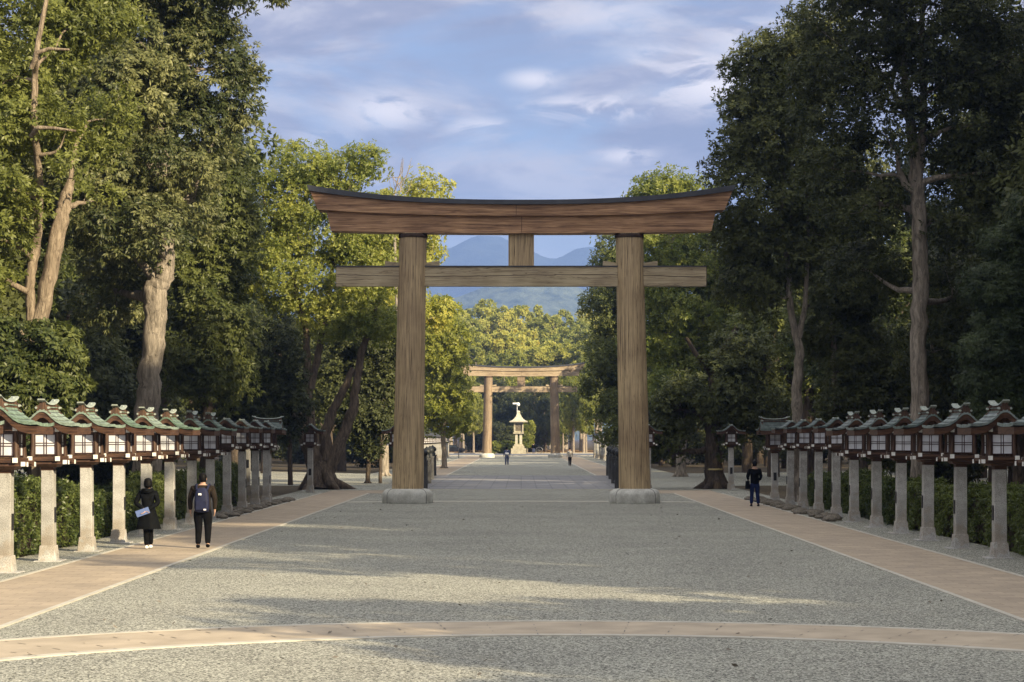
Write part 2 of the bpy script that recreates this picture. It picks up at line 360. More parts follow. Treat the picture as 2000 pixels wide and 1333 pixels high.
# ------------------------------------------------------------------ great gates
def beam(mb, Lt, Lb, ztop, zbot, hy, n=56, mi=0, mend=0):
    V = []
    for i in range(n+1):
        t = -1+2*i/n; xt, xb = Lt*t, Lb*t; zt, zb = ztop(abs(t)), zbot(abs(t))
        V += [(xb, -hy, zb), (xb, hy, zb), (xt, hy, zt), (xt, -hy, zt)]
    Fc = []
    for i in range(n):
        a = 4*i; b = a+4
        Fc += [(a, b, b+3, a+3), (a+1, a+2, b+2, b+1), (a+3, b+3, b+2, a+2), (a, a+1, b+1, b)]
    mb.add(V, Fc, mi); mb.add(V[:4], [(0, 3, 2, 1)], mend); mb.add(V[-4:], [(0, 1, 2, 3)], mend)
def make_gate(label, loc):
    t = thing('torii_gate', label, 'torii gate', loc, 0, 'great wooden torii gates over the avenue')
    for s in (-1, 1):
        mb = MB(); K = 20
        mb.tube([(s*(4.545-.215*k/K), 0, .55+(10.775-.55)*k/K) for k in range(K+1)], [.635-.085*(k/K)-.012*math.sin(math.pi*k/K*1.0) for k in range(K+1)], 56)
        p = part('pillar', mb, MT['pillarwood'], t)
        mb = MB(); mb.lathe([(.575, 10.60), (.585, 10.62), (.585, 10.70), (.57, 10.755)], 48, 0, (s*4.33, 0, 0)); part('collar', mb, MT['endwood'], p)
        mb = MB(); mb.lathe([(1.0, 0), (1.02, .05), (1.02, .33), (.99, .43), (.92, .51), (.82, .56), (.70, .58), (.50, .58)], 64, 0, (s*4.545, 0, 0))
        for a in (-140, -40, 40, 140):
            a = math.radians(a-90+90); c_, s_ = math.cos(a), math.sin(a)
            mb.tube([(s*4.545+r*c_, r*s_, z) for r, z in ((1.02, 0.0), (1.022, .33), (.992, .43), (.922, .512), (.82, .562), (.66, .583))], [.009]*6, 5, 1)
        part('pedestal', mb, [MT['pedestal'], MT['plaque']], t)
    mb = MB(); mb.box((0, 0, 9.055), (14.78, .42, .77)); mb.box((-7.395, 0, 9.055), (.03, .40, .74), 1); mb.box((7.395, 0, 9.055), (.03, .40, .74), 1)
    tie = part('tie_beam', mb, [MT['nukiwood'], MT['endwood']], t)
    mb = MB(); mb.box((0, 0, 9.462), (14.84, .50, .04)); part('tie_beam_cap', mb, MT['darkcopper'], tie)
    mb = MB()
    rnd = random.Random(8); pts = [(-7.35+14.7*i/60, -.2125, 9.13-.05*math.sin(i/9.0)-.08*(i/60)+rnd.uniform(-.012, .012)) for i in range(61)]
    for a, b in zip(pts, pts[1:]): mb.add([(a[0], a[1], a[2]-.011), (b[0], b[1], b[2]-.011), (b[0], b[1], b[2]+.011), (a[0], a[1], a[2]+.011)], [(0, 1, 2, 3)])
    part('crack', mb, MT['endwood'], tie)
    for s in (-1, 1):
        for o in (-1, 1):
            mb = MB(); x0 = s*4.36+o*.50; x1 = s*4.36+o*1.09
            z0, z1 = 9.60, 9.68
            P = [(x0, 9.483), (x1, 9.483), (x1, z1), (x0, z0)]
            mb.prism(P if o > 0 else P[::-1], -.16, .16); part('wedge', mb, MT['nukiwood'], t)
    mb = MB(); mb.box((0, 0, 10.12), (1.02, .46, 1.275)); part('centre_strut', mb, MT['pillarwood'], t)
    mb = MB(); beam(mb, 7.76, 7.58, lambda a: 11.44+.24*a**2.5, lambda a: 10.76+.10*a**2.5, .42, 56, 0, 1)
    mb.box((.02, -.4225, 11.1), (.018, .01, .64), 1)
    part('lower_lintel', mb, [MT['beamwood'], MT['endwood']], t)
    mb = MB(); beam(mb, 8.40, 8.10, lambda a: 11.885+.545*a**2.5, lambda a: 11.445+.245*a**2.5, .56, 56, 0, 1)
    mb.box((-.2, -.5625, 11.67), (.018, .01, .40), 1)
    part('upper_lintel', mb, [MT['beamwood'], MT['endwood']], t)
    mb = MB(); beam(mb, 8.52, 8.44, lambda a: 12.07+.60*a**2.5, lambda a: 11.89+.55*a**2.5, .66)
    part('copper_roof', mb, MT['darkcopper'], t)
    return t
gate = make_gate('great brown timber torii gate in the foreground, its pillars on round stone pedestals', (0, 82, 0))
MT['palewood'] = wood('pale_sunlit_weathered_wood', (.20, .155, .11), (.38, .31, .22), (.50, .43, .32), (.3, 6, 6)); MT['palepillar'] = wood('pale_pillar_wood', (.12, .09, .065), (.27, .21, .15), (.42, .34, .24), (9, 9, .22))  # far gate wood: weathered tone, with sunlight put into the pale colour
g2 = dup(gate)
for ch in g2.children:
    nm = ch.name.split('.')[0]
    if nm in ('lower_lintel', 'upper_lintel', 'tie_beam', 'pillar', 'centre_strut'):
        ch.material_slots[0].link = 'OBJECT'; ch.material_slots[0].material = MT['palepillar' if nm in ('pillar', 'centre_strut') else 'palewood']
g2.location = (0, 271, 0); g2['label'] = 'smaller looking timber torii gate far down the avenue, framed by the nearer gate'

# ------------------------------------------------------------------ lanterns
RP = [(0, 3.185), (.05, 3.18), (.11, 3.14), (.20, 3.05), (.30, 2.962), (.41, 2.902), (.53, 2.872), (.65, 2.858), (.77, 2.862)]
def make_lantern(name, fancy, s, zt, label, copper):
    t = thing(name, label, 'lantern', (0, 0, 0), 0, 'rows of shrine lanterns')
    Z = lambda z: zt+(z-1.92)*s
    X = lambda x: x*s
    mb = MB(); pw = .27 if fancy else .265
    mb.box((0, 0, (zt+.32)/2), (pw, pw, zt-.32), 0, .96)
    post = part('stone_post', mb, MT['granite'], t); bevel(post, .012)
    mb = MB(); mb.box((0, 0, .17), (.375, .375, .33), 0, .84)
    if fancy: mb.box((.03, 0, .012), (.58, .62, .024), 0, .95)
    bevel(part('plinth', mb, MT['granite'], post), .01)
    mb = MB(); mb.box((pw/2+.008, 0, .98), (.02, .12, .32)); part('plaque', mb, MT['plaque'], post)
    # platform
    mb = MB(); mb.box((0, 0, Z(1.955)), (X(.26), X(.26), X(.07))); mb.box((0, 0, Z(2.02)), (X(.42), X(.42), X(.06)), 0, 1.25)
    for sg in (-1, 1):
        mb.box((0, sg*X(.29), Z(2.095)), (X(.98), X(.085), X(.08)))
        mb.box((sg*X(.29), 0, Z(2.172)), (X(.09), X(.82), X(.085)))
        mb.box((0, sg*X(.36), Z(2.165)), (X(.66), X(.05), X(.075)))
        mb.box((sg*X(.43), 0, Z(2.135)), (X(.07), X(.70), X(.07)))
    mb.box((0, 0, Z(2.175)), (X(.6), X(.66), X(.06)))
    pl = part('platform', mb, MT['lwoodh'], t)
    c = .012
    for a in (-1, 1):
        for b in (-1, 1):
            for cc, dd in (((a*X(.29), b*X(.416), Z(2.172)), (X(.10), c, X(.095))), ((a*X(.43), b*X(.356), Z(2.10)), (X(.085), c, X(.085))), ((a*X(.496), b*X(.29), Z(2.095)), (c, X(.09), X(.085)))):
                mb = MB(); mb.box(cc, dd); part('beam_cap', mb, MT['whitecap'], pl)
    # body frame
    mb = MB()
    for a in (-1, 1):
        for b in (-1, 1):
            mb.tube([(a*X(.275), b*X(.275), Z(2.215)), (a*X(.262), b*X(.262), Z(2.44)), (a*X(.262), b*X(.262), Z(2.74))], [X(.068), X(.062), X(.062)], 4)
    mb.box((0, 0, Z(2.235)), (X(.52), X(.52), X(.04))); mb.box((0, 0, Z(2.705)), (X(.56), X(.56), X(.07)))
    for a in (-1, 1):
        mb.box((a*X(.29), 0, Z(2.775)), (X(.08), X(.88), X(.07))); mb.box((0, a*X(.29), Z(2.79)), (X(.84), X(.07), X(.06)))
        mb.prism([(X(-.42), Z(2.81)), (X(.42), Z(2.81)), (X(.30), Z(2.90)), (X(.14), Z(3.01)), (0, Z(3.07)), (X(-.14), Z(3.01)), (X(-.30), Z(2.90))], a*X(.30)-.012, a*X(.30)+.012)
    body = part('lantern_body', mb, MT['lwood'], t)
    for a in (-1, 1):
        for b in (-1, 1):
            mb = MB(); mb.box((a*X(.29), b*X(.447), Z(2.775)), (X(.088), c, X(.08))); part('beam_cap', mb, MT['whitecap'], body)
    for k in range(4):
        R = Matrix.Rotation(k*math.pi/2, 3, 'Z'); w = X(.205); zc = Z(2.47); y = -X(.262)
        def bx(m_, cx, cz, dx, dz, yy, dy=.012):
            p = R @ Vector((cx, yy, 0)); d = (dx, dy, dz) if k % 2 == 0 else (dy, dx, dz)
            m_.box((p.x, p.y, cz), d)
        mb = MB(); bx(mb, 0, zc, 2*w, 2*w, y); wd = part('window', mb, MT['paper'], body)
        mb = MB()
        for q in (-1, 1):
            bx(mb, q*X(.026), zc, X(.017), 2*w, y-.012); bx(mb, 0, zc+q*X(.026), 2*w, X(.017), y-.0125)
            bx(mb, q*(w+X(.008)), zc, X(.018), 2*w+X(.03), y-.013, .03); bx(mb, 0, zc+q*(w+X(.008)), 2*w, X(.018), y-.0135, .03)
        part('lattice', mb, MT['lattice'], wd)
    # roof
    yr = lambda x: (.57+.10*(x/.77)**1.5)
    mb = MB()
    for sg in (-1, 1):
        for i in range(len(RP)-1):
            (xa, za), (xb, zb) = RP[i], RP[i+1]; lift = .024
            nseg = 6; V = []
            for q in range(nseg+1):
                ty = -1+2*q/nseg; up = .022*(abs(ty)**3)*(xa+xb)
                V += [(sg*X(xa), X(yr(xa))*ty, Z(za+up)), (sg*X(xb), X(yr(xb))*ty, Z(zb+up+lift)), (sg*X(xb), X(yr(xb))*ty, Z(zb+up-.035)), (sg*X(xa), X(yr(xa))*ty, Z(za+up-.035))]
            Fc = []
            for q in range(nseg):
                a = 4*q; b = a+4
                Fc += [(a, a+1, b+1, b), (a+1, a+2, b+2, b+1), (a+2, a+3, b+3, b+2)]
            Fc += [(0, 3, 2, 1), (4*nseg, 4*nseg+1, 4*nseg+2, 4*nseg+3)]
            if sg > 0: Fc = [f[::-1] for f in Fc]
            mb.add(V, Fc)
            if i:   # painted dark strip for the shadow where one copper course laps the next
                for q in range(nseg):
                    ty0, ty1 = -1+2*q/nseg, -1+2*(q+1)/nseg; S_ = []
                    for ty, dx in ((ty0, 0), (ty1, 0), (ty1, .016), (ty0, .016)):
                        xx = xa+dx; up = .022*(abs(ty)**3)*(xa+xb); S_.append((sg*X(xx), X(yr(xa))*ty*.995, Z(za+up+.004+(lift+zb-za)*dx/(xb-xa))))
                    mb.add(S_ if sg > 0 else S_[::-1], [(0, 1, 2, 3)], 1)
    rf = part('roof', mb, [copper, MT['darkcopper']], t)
    mb = MB()
    for sg in (-1, 1):
        for i in range(len(RP)-1):
            (xa, za), (xb, zb) = RP[i], RP[i+1]; V = []; xa *= .985; xb *= .985
            for e in (-1, 1):
                for (x, z) in ((xa, za), (xb, zb)):
                    th = .12+.03*(x/.77)
                    V += [(sg*X(x), e*X(yr(x)-.02), Z(z-.036)), (sg*X(x), e*X(yr(x)-.035), Z(z-.036-th))]
            Fc = [(0, 1, 3, 2), (4, 6, 7, 5), (1, 5, 7, 3)]
            if i == len(RP)-2: Fc.append((2, 3, 7, 6))
            mb.add(V, Fc)
    part('eave_board', mb, MT['lwoodh'], rf)
    nr = 7
    for sg in (-1, 1):
        mb = MB(); mb.box((sg*X(.52), 0, Z(2.768)), (X(.04), X(1.0), X(.012)))
        for q in range(nr):
            y = X(-.50+1.0*q/(nr-1)); mb.box((sg*X(.50), y, Z(2.745)), (X(.30), X(.022), X(.035)), 0)
            mb.box((sg*X(.655), y, Z(2.745)), (X(.014), X(.028), X(.04)), 1)
        part('rafter_row', mb, [MT['lwoodh'], MT['whitecap']], rf)
    if fancy:
        half = [(.175, 3.07), (.165, 3.12), (.115, 3.16), (.105, 3.19), (.135, 3.205), (.15, 3.235), (.14, 3.27), (.11, 3.285), (.08, 3.285), (.066, 3.31), (.055, 3.35), (.03, 3.372)]
        poly = [(X(x), Z(z)) for x, z in half]+[(-X(x), Z(z)) for x, z in half[::-1]]
        mb = MB()
        for sg in (-1, 1):
            y = sg*X(.50); mb.prism(poly, y-X(.03), y+X(.03), 0)
            mb.tube([(0, y+sg*X(.0), Z(3.36)), (0, y+sg*X(.03), Z(3.395)), (0, y+sg*X(.05), Z(3.40))], [X(.035), X(.03), X(.018)], 8, 1)
            for x in (-.128, .128): mb.tube([(X(x), y-X(.042), Z(3.238)), (X(x), y+X(.042), Z(3.238))], [X(.026)]*2, 10, 1)
        mb.box((0, 0, Z(3.165)), (X(.20), X(.94), X(.05)), 2); mb.box((0, 0, Z(3.215)), (X(.12), X(.93), X(.05)), 0)
        mb.box((0, 0, Z(3.247)), (X(.16), X(.94), X(.016)), 2); mb.box((0, 0, Z(3.275)), (X(.11), X(.93), X(.04)), 0)
        V = []; nn = 12
        for q in range(nn+1):
            ty = -1+2*q/nn; y = X(.63)*ty; z = Z(3.30+.095*abs(ty)**2.6); h = X(.032); w1 = X(.085)
            V += [(-w1, y, z), (w1, y, z), (w1*.8, y, z+h), (-w1*.8, y, z+h)]
        Fc = [(0, 1, 2, 3), (4*nn, 4*nn+3, 4*nn+2, 4*nn+1)]
        for q in range(nn):
            a = 4*q; b = a+4; Fc += [(a, b, b+1, a+1), (a+1, b+1, b+2, a+2), (a+2, b+2, b+3, a+3), (a+3, b+3, b, a)]
        mb.add(V, Fc, 1)
        part('ridge_ornament', mb, [MT['lwood'], MT['coppertrim'], copper], rf)
    else:
        mb = MB(); mb.tube([(0, -X(.60), Z(3.21)), (0, -X(.5), Z(3.185)), (0, X(.5), Z(3.185)), (0, X(.60), Z(3.21))], [X(.045)]*4, 8, 0)
        part('ridge_roll', mb, MT['coppertrim'], rf)
    return t
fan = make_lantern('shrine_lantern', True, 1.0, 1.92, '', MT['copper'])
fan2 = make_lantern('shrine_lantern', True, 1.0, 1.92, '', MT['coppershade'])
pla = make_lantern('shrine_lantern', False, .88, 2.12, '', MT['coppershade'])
ords = ['first', 'second', 'third', 'fourth', 'fifth', 'sixth', 'seventh', 'eighth', 'ninth', 'tenth', 'eleventh', 'twelfth', 'thirteenth']
GRP = 'shrine lanterns on stone posts beside the paths'
used = {}
def put(master, loc, rz, label, group=GRP):
    if master.name not in used: used[master.name] = 1; o = master
    else: o = dup(master)
    place(o, loc, rz, label, group); o.rotation_euler = (rng.uniform(-.008, .008), rng.uniform(-.008, .008), rz); return o
rng = random.Random(3)
whereL = {-2: 'green roofed lantern mostly cut off by the left frame edge, only its eave showing', -1: 'sunlit green roofed lantern nearest in the left row, cut by the left frame edge',
  0: 'green roofed lantern, second from the left edge, in full view beside the path', 1: 'green roofed lantern with sunlit orange ridge board, third from the left edge',
  2: 'green roofed lantern, fourth from the left edge, in front of the hedge', 3: 'green roofed lantern directly behind the woman in the black coat, fifth from the left edge',
  4: 'green roofed lantern between the two walkers on the left path', 5: 'green roofed lantern just left of the man with the navy backpack', 6: 'green roofed lantern right of the backpack man, last with a tall ridge ornament'}
for k in range(-2, 11):
    d = 43.3+3.73*k; x = -9.98+rng.uniform(-.02, .02)
    if k == 9 or k == 10: pass
    if k <= 6: put(fan, (x, d, 0), rng.uniform(-.02, .02), whereL[k])
    elif k <= 9:
        put(pla, (x, d, 0), rng.uniform(-.02, .02), ['small plain roofed lantern beside the rock border, nearest of the plain left ones', 'small plain roofed lantern beside the rock border, second of the plain left ones', 'small plain roofed lantern beside the rock border, third of the plain left ones'][k-7])
    else: put(pla, (-9.98, d-.4, 0), 0, 'small plain roofed lantern just before the sideways lantern closing the left row')
put(fan2, (-10.1, 81.5, .06), math.pi/2, 'sideways lantern closing the left row, its long ridge seen in full')
labR = {-1: 'dark green roofed lantern cut off by the right frame edge', 0: 'green roofed lantern nearest in full view at the right edge', 1: 'slate green roofed lantern, second from the right edge', 2: 'slate green roofed lantern, third from the right edge, beside the hedge',
  3: 'slate green roofed lantern, fourth from the right edge', 4: 'slate green roofed lantern, fifth from the right edge', 5: 'slate green roofed lantern, sixth from the right edge, last with a tall ridge ornament'}
for k in range(-1, 10):
    d = 44.4+3.83*k; x = 10.35+rng.uniform(-.02, .02)
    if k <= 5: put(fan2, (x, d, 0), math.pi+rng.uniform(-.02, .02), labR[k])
    else: put(pla, (x, d, 0), math.pi, 'small plain roofed lantern in the right row, %s counting away from the camera' % ['nearest plain one', 'second plain one', 'third plain one', 'fourth plain one'][k-6])
put(fan2, (10.3, 83.2, .06), -math.pi/2, 'sideways lantern closing the right row, beside the person in jeans')
for (x, y, lab) in ((-10.1, 98, 'lone lantern with a dark plaque standing before the split trunked tree left of the gate'), (10.45, 102, 'lone lantern with a dark plaque right of the roped tree trunk'),
                    (-6.05, 99, 'lone lantern partly hidden behind the left pillar of the near gate'), (6.2, 100, 'lone lantern partly hidden behind the right pillar of the near gate')):
    o = put(pla, (x, y, 0), 0, lab)
    for ch in o.children:
        if ch.name.startswith('stone_post'):
            for c2 in ch.children:
                if c2.name.startswith('plaque'): c2.rotation_euler = (0, 0, -math.pi/2)
# distant rows beyond the bridge: one small mesh each
mb = MB(); mb.box((0, 0, 1.07), (.27, .27, 1.9), 0); mb.box((0, 0, .16), (.38, .38, .32), 0, .85); mb.box((0, 0, 2.16), (.8, .8, .14), 1); mb.box((0, 0, 2.48), (.5, .5, .5), 1)
for a in (-1, 1):
    for b in (-1, 1): mb.box((a*.3, b*.41, 2.17), (.10, .02, .10), 2); mb.box((a*.41, b*.3, 2.17), (.02, .10, .10), 2); mb.box((a*.29, b*.44, 2.78), (.09, .02, .08), 2)
    mb.box((0, a*.255, 2.47), (.38, .02, .38), 2); mb.box((a*.255, 0, 2.47), (.02, .38, .38), 2)
    mb.box((0, a*.27, 2.47), (.03, .02, .4), 1); mb.box((0, a*.272, 2.47), (.4, .02, .03), 1); mb.box((a*.27, 0, 2.47), (.02, .03, .4), 1)
P = [(.77, 2.74), (.77, 2.86), (.5, 2.9), (.3, 3.02), (.12, 3.15), (0, 3.18), (-.12, 3.15), (-.3, 3.02), (-.5, 2.9), (-.77, 2.86), (-.77, 2.74), (0, 2.95)]
mb.prism(P, -.62, .62, 3)
farm = mb.mesh('distant_lantern', [MT['granite'], MT['lwood'], MT['paper'], MT['darkcopper']])
for sg, nm in ((-1, 'left'), (1, 'right')):
    for k in range(31):
        d = 160+k*3.75
        tag(link('shrine_lantern', farm, None, (sg*9.75, d, 0)), 'small distant lantern in the dense row beyond the bridge on the %s' % nm, 'lantern', 'distant lanterns beyond the bridge on the %s' % nm)

# ------------------------------------------------------------------ great stone lamp, bridge rails, pole
t = thing('stone_lamp', 'tall pale stone lamp tower with a flared roof standing beyond the far gate', 'stone lantern', (PX(1013, 337), 337.5, 0))
def part_(name, fn, mat, parent):
    mb = MB(); fn(mb); return part(name, mb, mat, parent)
b_ = part_('base', lambda m: (m.box((0, 0, .45), (2.5, 2.5, .9)), m.box((0, 0, 1.1), (1.9, 1.9, .45)), m.box((0, 0, 1.45), (1.5, 1.5, .3))), MT['stonelamp'], t)
for a in (-1, 1):
    for b in (-1, 1): part_('leg', lambda m: m.box((a*.36, b*.36, 2.45), (.42, .42, 1.75)), MT['stonelamp'], t)
part_('fire_box', lambda m: (m.box((0, 0, 3.42), (1.75, 1.75, .25)), m.box((0, 0, 4.3), (1.2, 1.2, 1.55)), [m.box((x, y, 4.3), (.22, .22, 1.6)) for x in (-.68, .68) for y in (-.68, .68)], m.box((0, 0, 5.12), (1.5, 1.5, .16), 1)), [MT['stonelamp'], MT['lattice']], t)
def grid(m):
    for k in range(8): m.box((-.46+k*.131, -.62, 4.35), (.035, .03, 1.1)); m.box((0, -.625, 3.83+k*.149), (1.0, .03, .035))
part_('grille', grid, MT['endwood'], t)
def lroof(m):
    pr = [(1.62, 5.2), (1.65, 5.34), (1.2, 5.5), (.85, 5.75), (.55, 6.1), (.33, 6.5), (.22, 6.75), (.28, 6.85), (.2, 7.05), (.02, 7.15)]
    V = [];
    for r, z in pr:
        for k in range(4): a = math.pi/4+k*math.pi/2; V.append((r*1.3*math.cos(a), r*1.3*math.sin(a), z))
    m.add(V, [(4*i+k, 4*i+(k+1) % 4, 4*i+4+(k+1) % 4, 4*i+4+k) for i in range(len(pr)-1) for k in range(4)]+[(3, 2, 1, 0)])
part_('roof', lroof, MT['stonelamp'], t)
t = thing('camera_pole', 'thin pole with a white lamp head rising behind the stone lamp tower', 'pole', (PX(1010, 340), 340.5, 0))
part_('pole', lambda m: m.tube([(0, 0, 0), (0, 0, 8.1)], [.06, .05], 8), MT['whitemetal'], t)
part_('lamp_head', lambda m: (m.box((-.35, 0, 8.35), (.75, .3, .25)), m.lathe([(.12, 7.9), (.3, 8.0), (.33, 8.3), (.15, 8.5)], 12, 0, (.15, 0, 0))), MT['whitemetal'], t)
t = thing('sign_pole', 'thin dark sign pole standing left of the far gate by the road', 'pole', (PX(896, 262), 262, 0))
part_('pole', lambda m: m.tube([(0, 0, 0), (0, 0, 2.9)], [.06, .05], 8), MT['metal'], t)
part_('sign_plate', lambda m: m.box((0, 0, 2.7), (.55, .04, .7)), MT['metal'], t)
for sg in (-1, 1):
    t = thing('bridge_railing', 'dark stone bridge railing with onion finials on its posts, %s side of the bridge' % ('left' if sg < 0 else 'right'), 'railing', (sg*5.6, 122, 0), 0, 'bridge railings')
    def pos(u): return (sg*(-.55+1.05*u), -17+36*u)
    for u in (0, .34, .67, 1):
        x, y = pos(u)
        p = part_('post', lambda m: m.lathe([(.26, 0), (.25, 1.35), (.28, 1.38), (.28, 1.45)], 14, 0, (x, y, 0)), MT['balus'], t)
        part_('finial', lambda m: m.lathe([(.20, 1.45), (.21, 1.58), (.14, 1.63), (.24, 1.72), (.27, 1.84), (.2, 1.97), (.07, 2.05), (.02, 2.12)], 14, 0, (x, y, 0)), MT['bronze'], p)
    for u0, u1 in ((0, .34), (.34, .67), (.67, 1)):
        (xa, ya), (xb, yb) = pos(u0), pos(u1)
        def rail(m):
            m.tube([(xa, ya, 1.1), ((xa+xb)/2, (ya+yb)/2, 1.22), (xb, yb, 1.1)], [.11]*3, 8)
            m.tube([(xa, ya, .12), (xb, yb, .12)], [.12]*2, 6)
            m.tube([(xa+(xb-xa)*k/8, ya+(yb-ya)*k/8, .15+.75*math.sin(math.pi*k/8)) for k in range(9)], [.07]*9, 6)
            for k in range(1, 4): m.tube([(xa+(xb-xa)*k/4, ya+(yb-ya)*k/4, .1), (xa+(xb-xa)*k/4, ya+(yb-ya)*k/4, 1.15)], [.06]*2, 6)
        part_('rail', rail, MT['balus'], t)

# ------------------------------------------------------------------ border rocks
def rock_mesh(seed):
    r = random.Random(seed); mb = MB(); V = []; n, m = 9, 6
    for i in range(m+1):
        ph = math.pi*i/m
        for k in range(n):
            a = 2*math.pi*k/n; q = 1+r.uniform(-.2, .2)
            V.append((math.cos(a)*math.sin(ph)*q, math.sin(a)*math.sin(ph)*q*.8, math.cos(ph)*.55*q))
    mb.add(V, [(i*n+k, (i+1)*n+k, (i+1)*n+(k+1) % n, i*n+(k+1) % n) for i in range(m) for k in range(n)], 0, True)
    return mb.mesh('border_rock', [MT['rock']])
rocks = [rock_mesh(i) for i in range(5)]
for sg, d0, d1, n, nm in ((-1, 66, 85, 34, 'left'), (1, 64, 86, 34, 'right')):
    for i in range(n):
        d = d0+(d1-d0)*i/n+rng.uniform(-.2, .2); x = sg*(9.98+rng.uniform(-.1, .05)); s = rng.uniform(.16, .30)
        o = link('border_rock', rocks[i % 5], None, (x-(0 if i % 3 else sg*.35), d, .05)); o.scale = (s, s*1.2, s*rng.uniform(.6, .9)); o.rotation_euler = (0, 0, rng.uniform(0, 6))
        tag(o, 'low weathered border rock at the foot of the plain lanterns on the %s' % nm, 'rock', 'border rocks under the %s lantern row' % nm)

# ------------------------------------------------------------------ foliage
def quads_mesh(name, V, nq, mat):
    me = bpy.data.meshes.new(name)
    me.vertices.add(nq*4); me.vertices.foreach_set('co', V.astype(np.float32).ravel())
    me.loops.add(nq*4); me.loops.foreach_set('vertex_index', np.arange(nq*4, dtype=np.int32))
    me.polygons.add(nq); me.polygons.foreach_set('loop_start', np.arange(0, nq*4, 4, dtype=np.int32)); me.polygons.foreach_set('loop_total', np.full(nq, 4, dtype=np.int32))
    me.materials.append(mat); me.update(calc_edges=True); return me
def nrm(a): return a/np.maximum(np.linalg.norm(a, axis=-1, keepdims=True), 1e-9)
def sprig_leaves(pos, axis, per, L, W, droop, R):
    """pos, axis: (n,3) -> quads of `per` leaves radiating from each sprig"""
    n = len(pos); axis = nrm(axis)
    ref = np.where(np.abs(axis[:, 2:3]) < .9, np.array([[0, 0, 1.]]), np.array([[1., 0, 0]]))
    t1 = nrm(np.cross(axis, ref)); t2 = np.cross(axis, t1)
    ph = (np.arange(per)[None, :]*2*np.pi/per)+R.uniform(0, 6.28, (n, 1))+R.normal(0, .35, (n, per))
    sp = R.uniform(.55, 1.1, (n, per))
    d = (np.cos(ph)*sp)[..., None]*t1[:, None]+(np.sin(ph)*sp)[..., None]*t2[:, None]+R.uniform(.15, .75, (n, per))[..., None]*axis[:, None]
    d[..., 2] -= droop*R.uniform(.5, 1.3, (n, per)); d = nrm(d)
    side = nrm(np.cross(d, axis[:, None]+R.normal(0, .35, (n, per, 3))))
    l = L*R.uniform(.65, 1.2, (n, per))[..., None]; w = W*R.uniform(.8, 1.2, (n, per))[..., None]*.5
    b = pos[:, None]+d*.08*L
    Q = np.stack([b, b+d*l*.5+side*w, b+d*l, b+d*l*.5-side*w], axis=2)
    return Q.reshape(-1, 3), n*per
def crown(name, lobes, npuff, spp, pr, per, L, W, droop, mat, seed, up=.25, shell=.62, keep=None):
    R = np.random.default_rng(seed); lb = np.array(lobes, float)
    area = (lb[:, 3]*lb[:, 4]*lb[:, 5])**(2/3); pi = R.choice(len(lb), npuff*2, p=area/area.sum())
    u = nrm(R.normal(size=(npuff*2, 3))); rad = R.uniform(shell, 1.04, (npuff*2, 1))
    c = lb[pi, :3]+u*rad*lb[pi, 3:6]
    deep = np.zeros(len(c), bool)
    for q in lb: deep |= (((c-q[:3])/q[3:6])**2).sum(1) < .28
    idx = np.where(~deep)[0][:npuff]; c = c[idx]; u = u[idx]
    m = len(c); prad = pr*R.uniform(.55, 1.35, (m, 1))
    e = nrm(R.normal(size=(m, spp, 3))+u[:, None]*.55+np.array([0, 0, up]))
    pos = c[:, None]+e*prad[:, None]*R.uniform(.35, 1.0, (m, spp, 1))*np.array([1, 1, .72])
    ax = nrm(e+u[:, None]*.6+np.array([0, 0, up])+R.normal(0, .3, e.shape))
    V, n = sprig_leaves(pos.reshape(-1, 3), ax.reshape(-1, 3), per, L, W, droop, R)
    if keep is not None: pass
    return quads_mesh(name, V, n, mat), c
def wob(p, q, k, amp, R):
    p = np.array(p, float); q = np.array(q, float); out = []
    off = R.normal(0, amp, 3)
    for i in range(k+1):
        t = i/k; out.append(tuple(p+(q-p)*t+off*math.sin(math.pi*t)+R.normal(0, amp*.18, 3)*(0 < i < k)+np.array([0, 0, .0])))
    return out
def limbs(mb, trunks, targets, puffs, seed, r0=.16, nfine=60):
    """trunks: list of (pts, radii). limbs run from the trunks to lobe centres and on to leaf clumps"""
    R = np.random.default_rng(seed); T = []
    for pts, rad in trunks:
        for a in range(len(pts)): T.append((np.array(pts[a]), rad[a]))
    nodes = [(p, r) for p, r in T]
    for tg in targets:
        tg = np.array(tg[:3]); best = min(T, key=lambda n: np.linalg.norm((n[0]-tg)*np.array([1, 1, .7]))+(3 if n[0][2] > tg[2]-.3 else 0))
        r = min(best[1]*.7, r0); pts = wob(best[0], tg, 6, .06*np.linalg.norm(tg-best[0])+.05, R)
        mb.tube(pts, [r*(1-.72*i/6) for i in range(7)], 7); nodes += [(np.array(p), r*(1-.72*i/6)) for i, p in enumerate(pts)]
    if len(puffs):
        P = puffs[R.permutation(len(puffs))[:nfine]]; NP = np.array([n[0] for n in nodes])
        for c in P:
            k = int(np.argmin(np.linalg.norm((NP-c)*np.array([1, 1, .8]), axis=1))); r = min(nodes[k][1]*.6, .06)
            pts = wob(NP[k], c, 4, .08*np.linalg.norm(c-NP[k])+.02, R); mb.tube(pts, [max(.008, r*(1-.8*i/4)) for i in range(5)], 5, 0, False)
def roots(mb, x, y, r, R, n=6):
    for k in range(n):
        a = 2*math.pi*k/n+R.uniform(-.3, .3); L = r*R.uniform(1.6, 2.6)
        mb.tube([(x+math.cos(a)*r*.3, y+math.sin(a)*r*.3, r*1.5), (x+math.cos(a)*r*.9, y+math.sin(a)*r*.9, r*.45), (x+math.cos(a)*L, y+math.sin(a)*L, -.08)], [r*.5, r*.42, r*.12], 7)
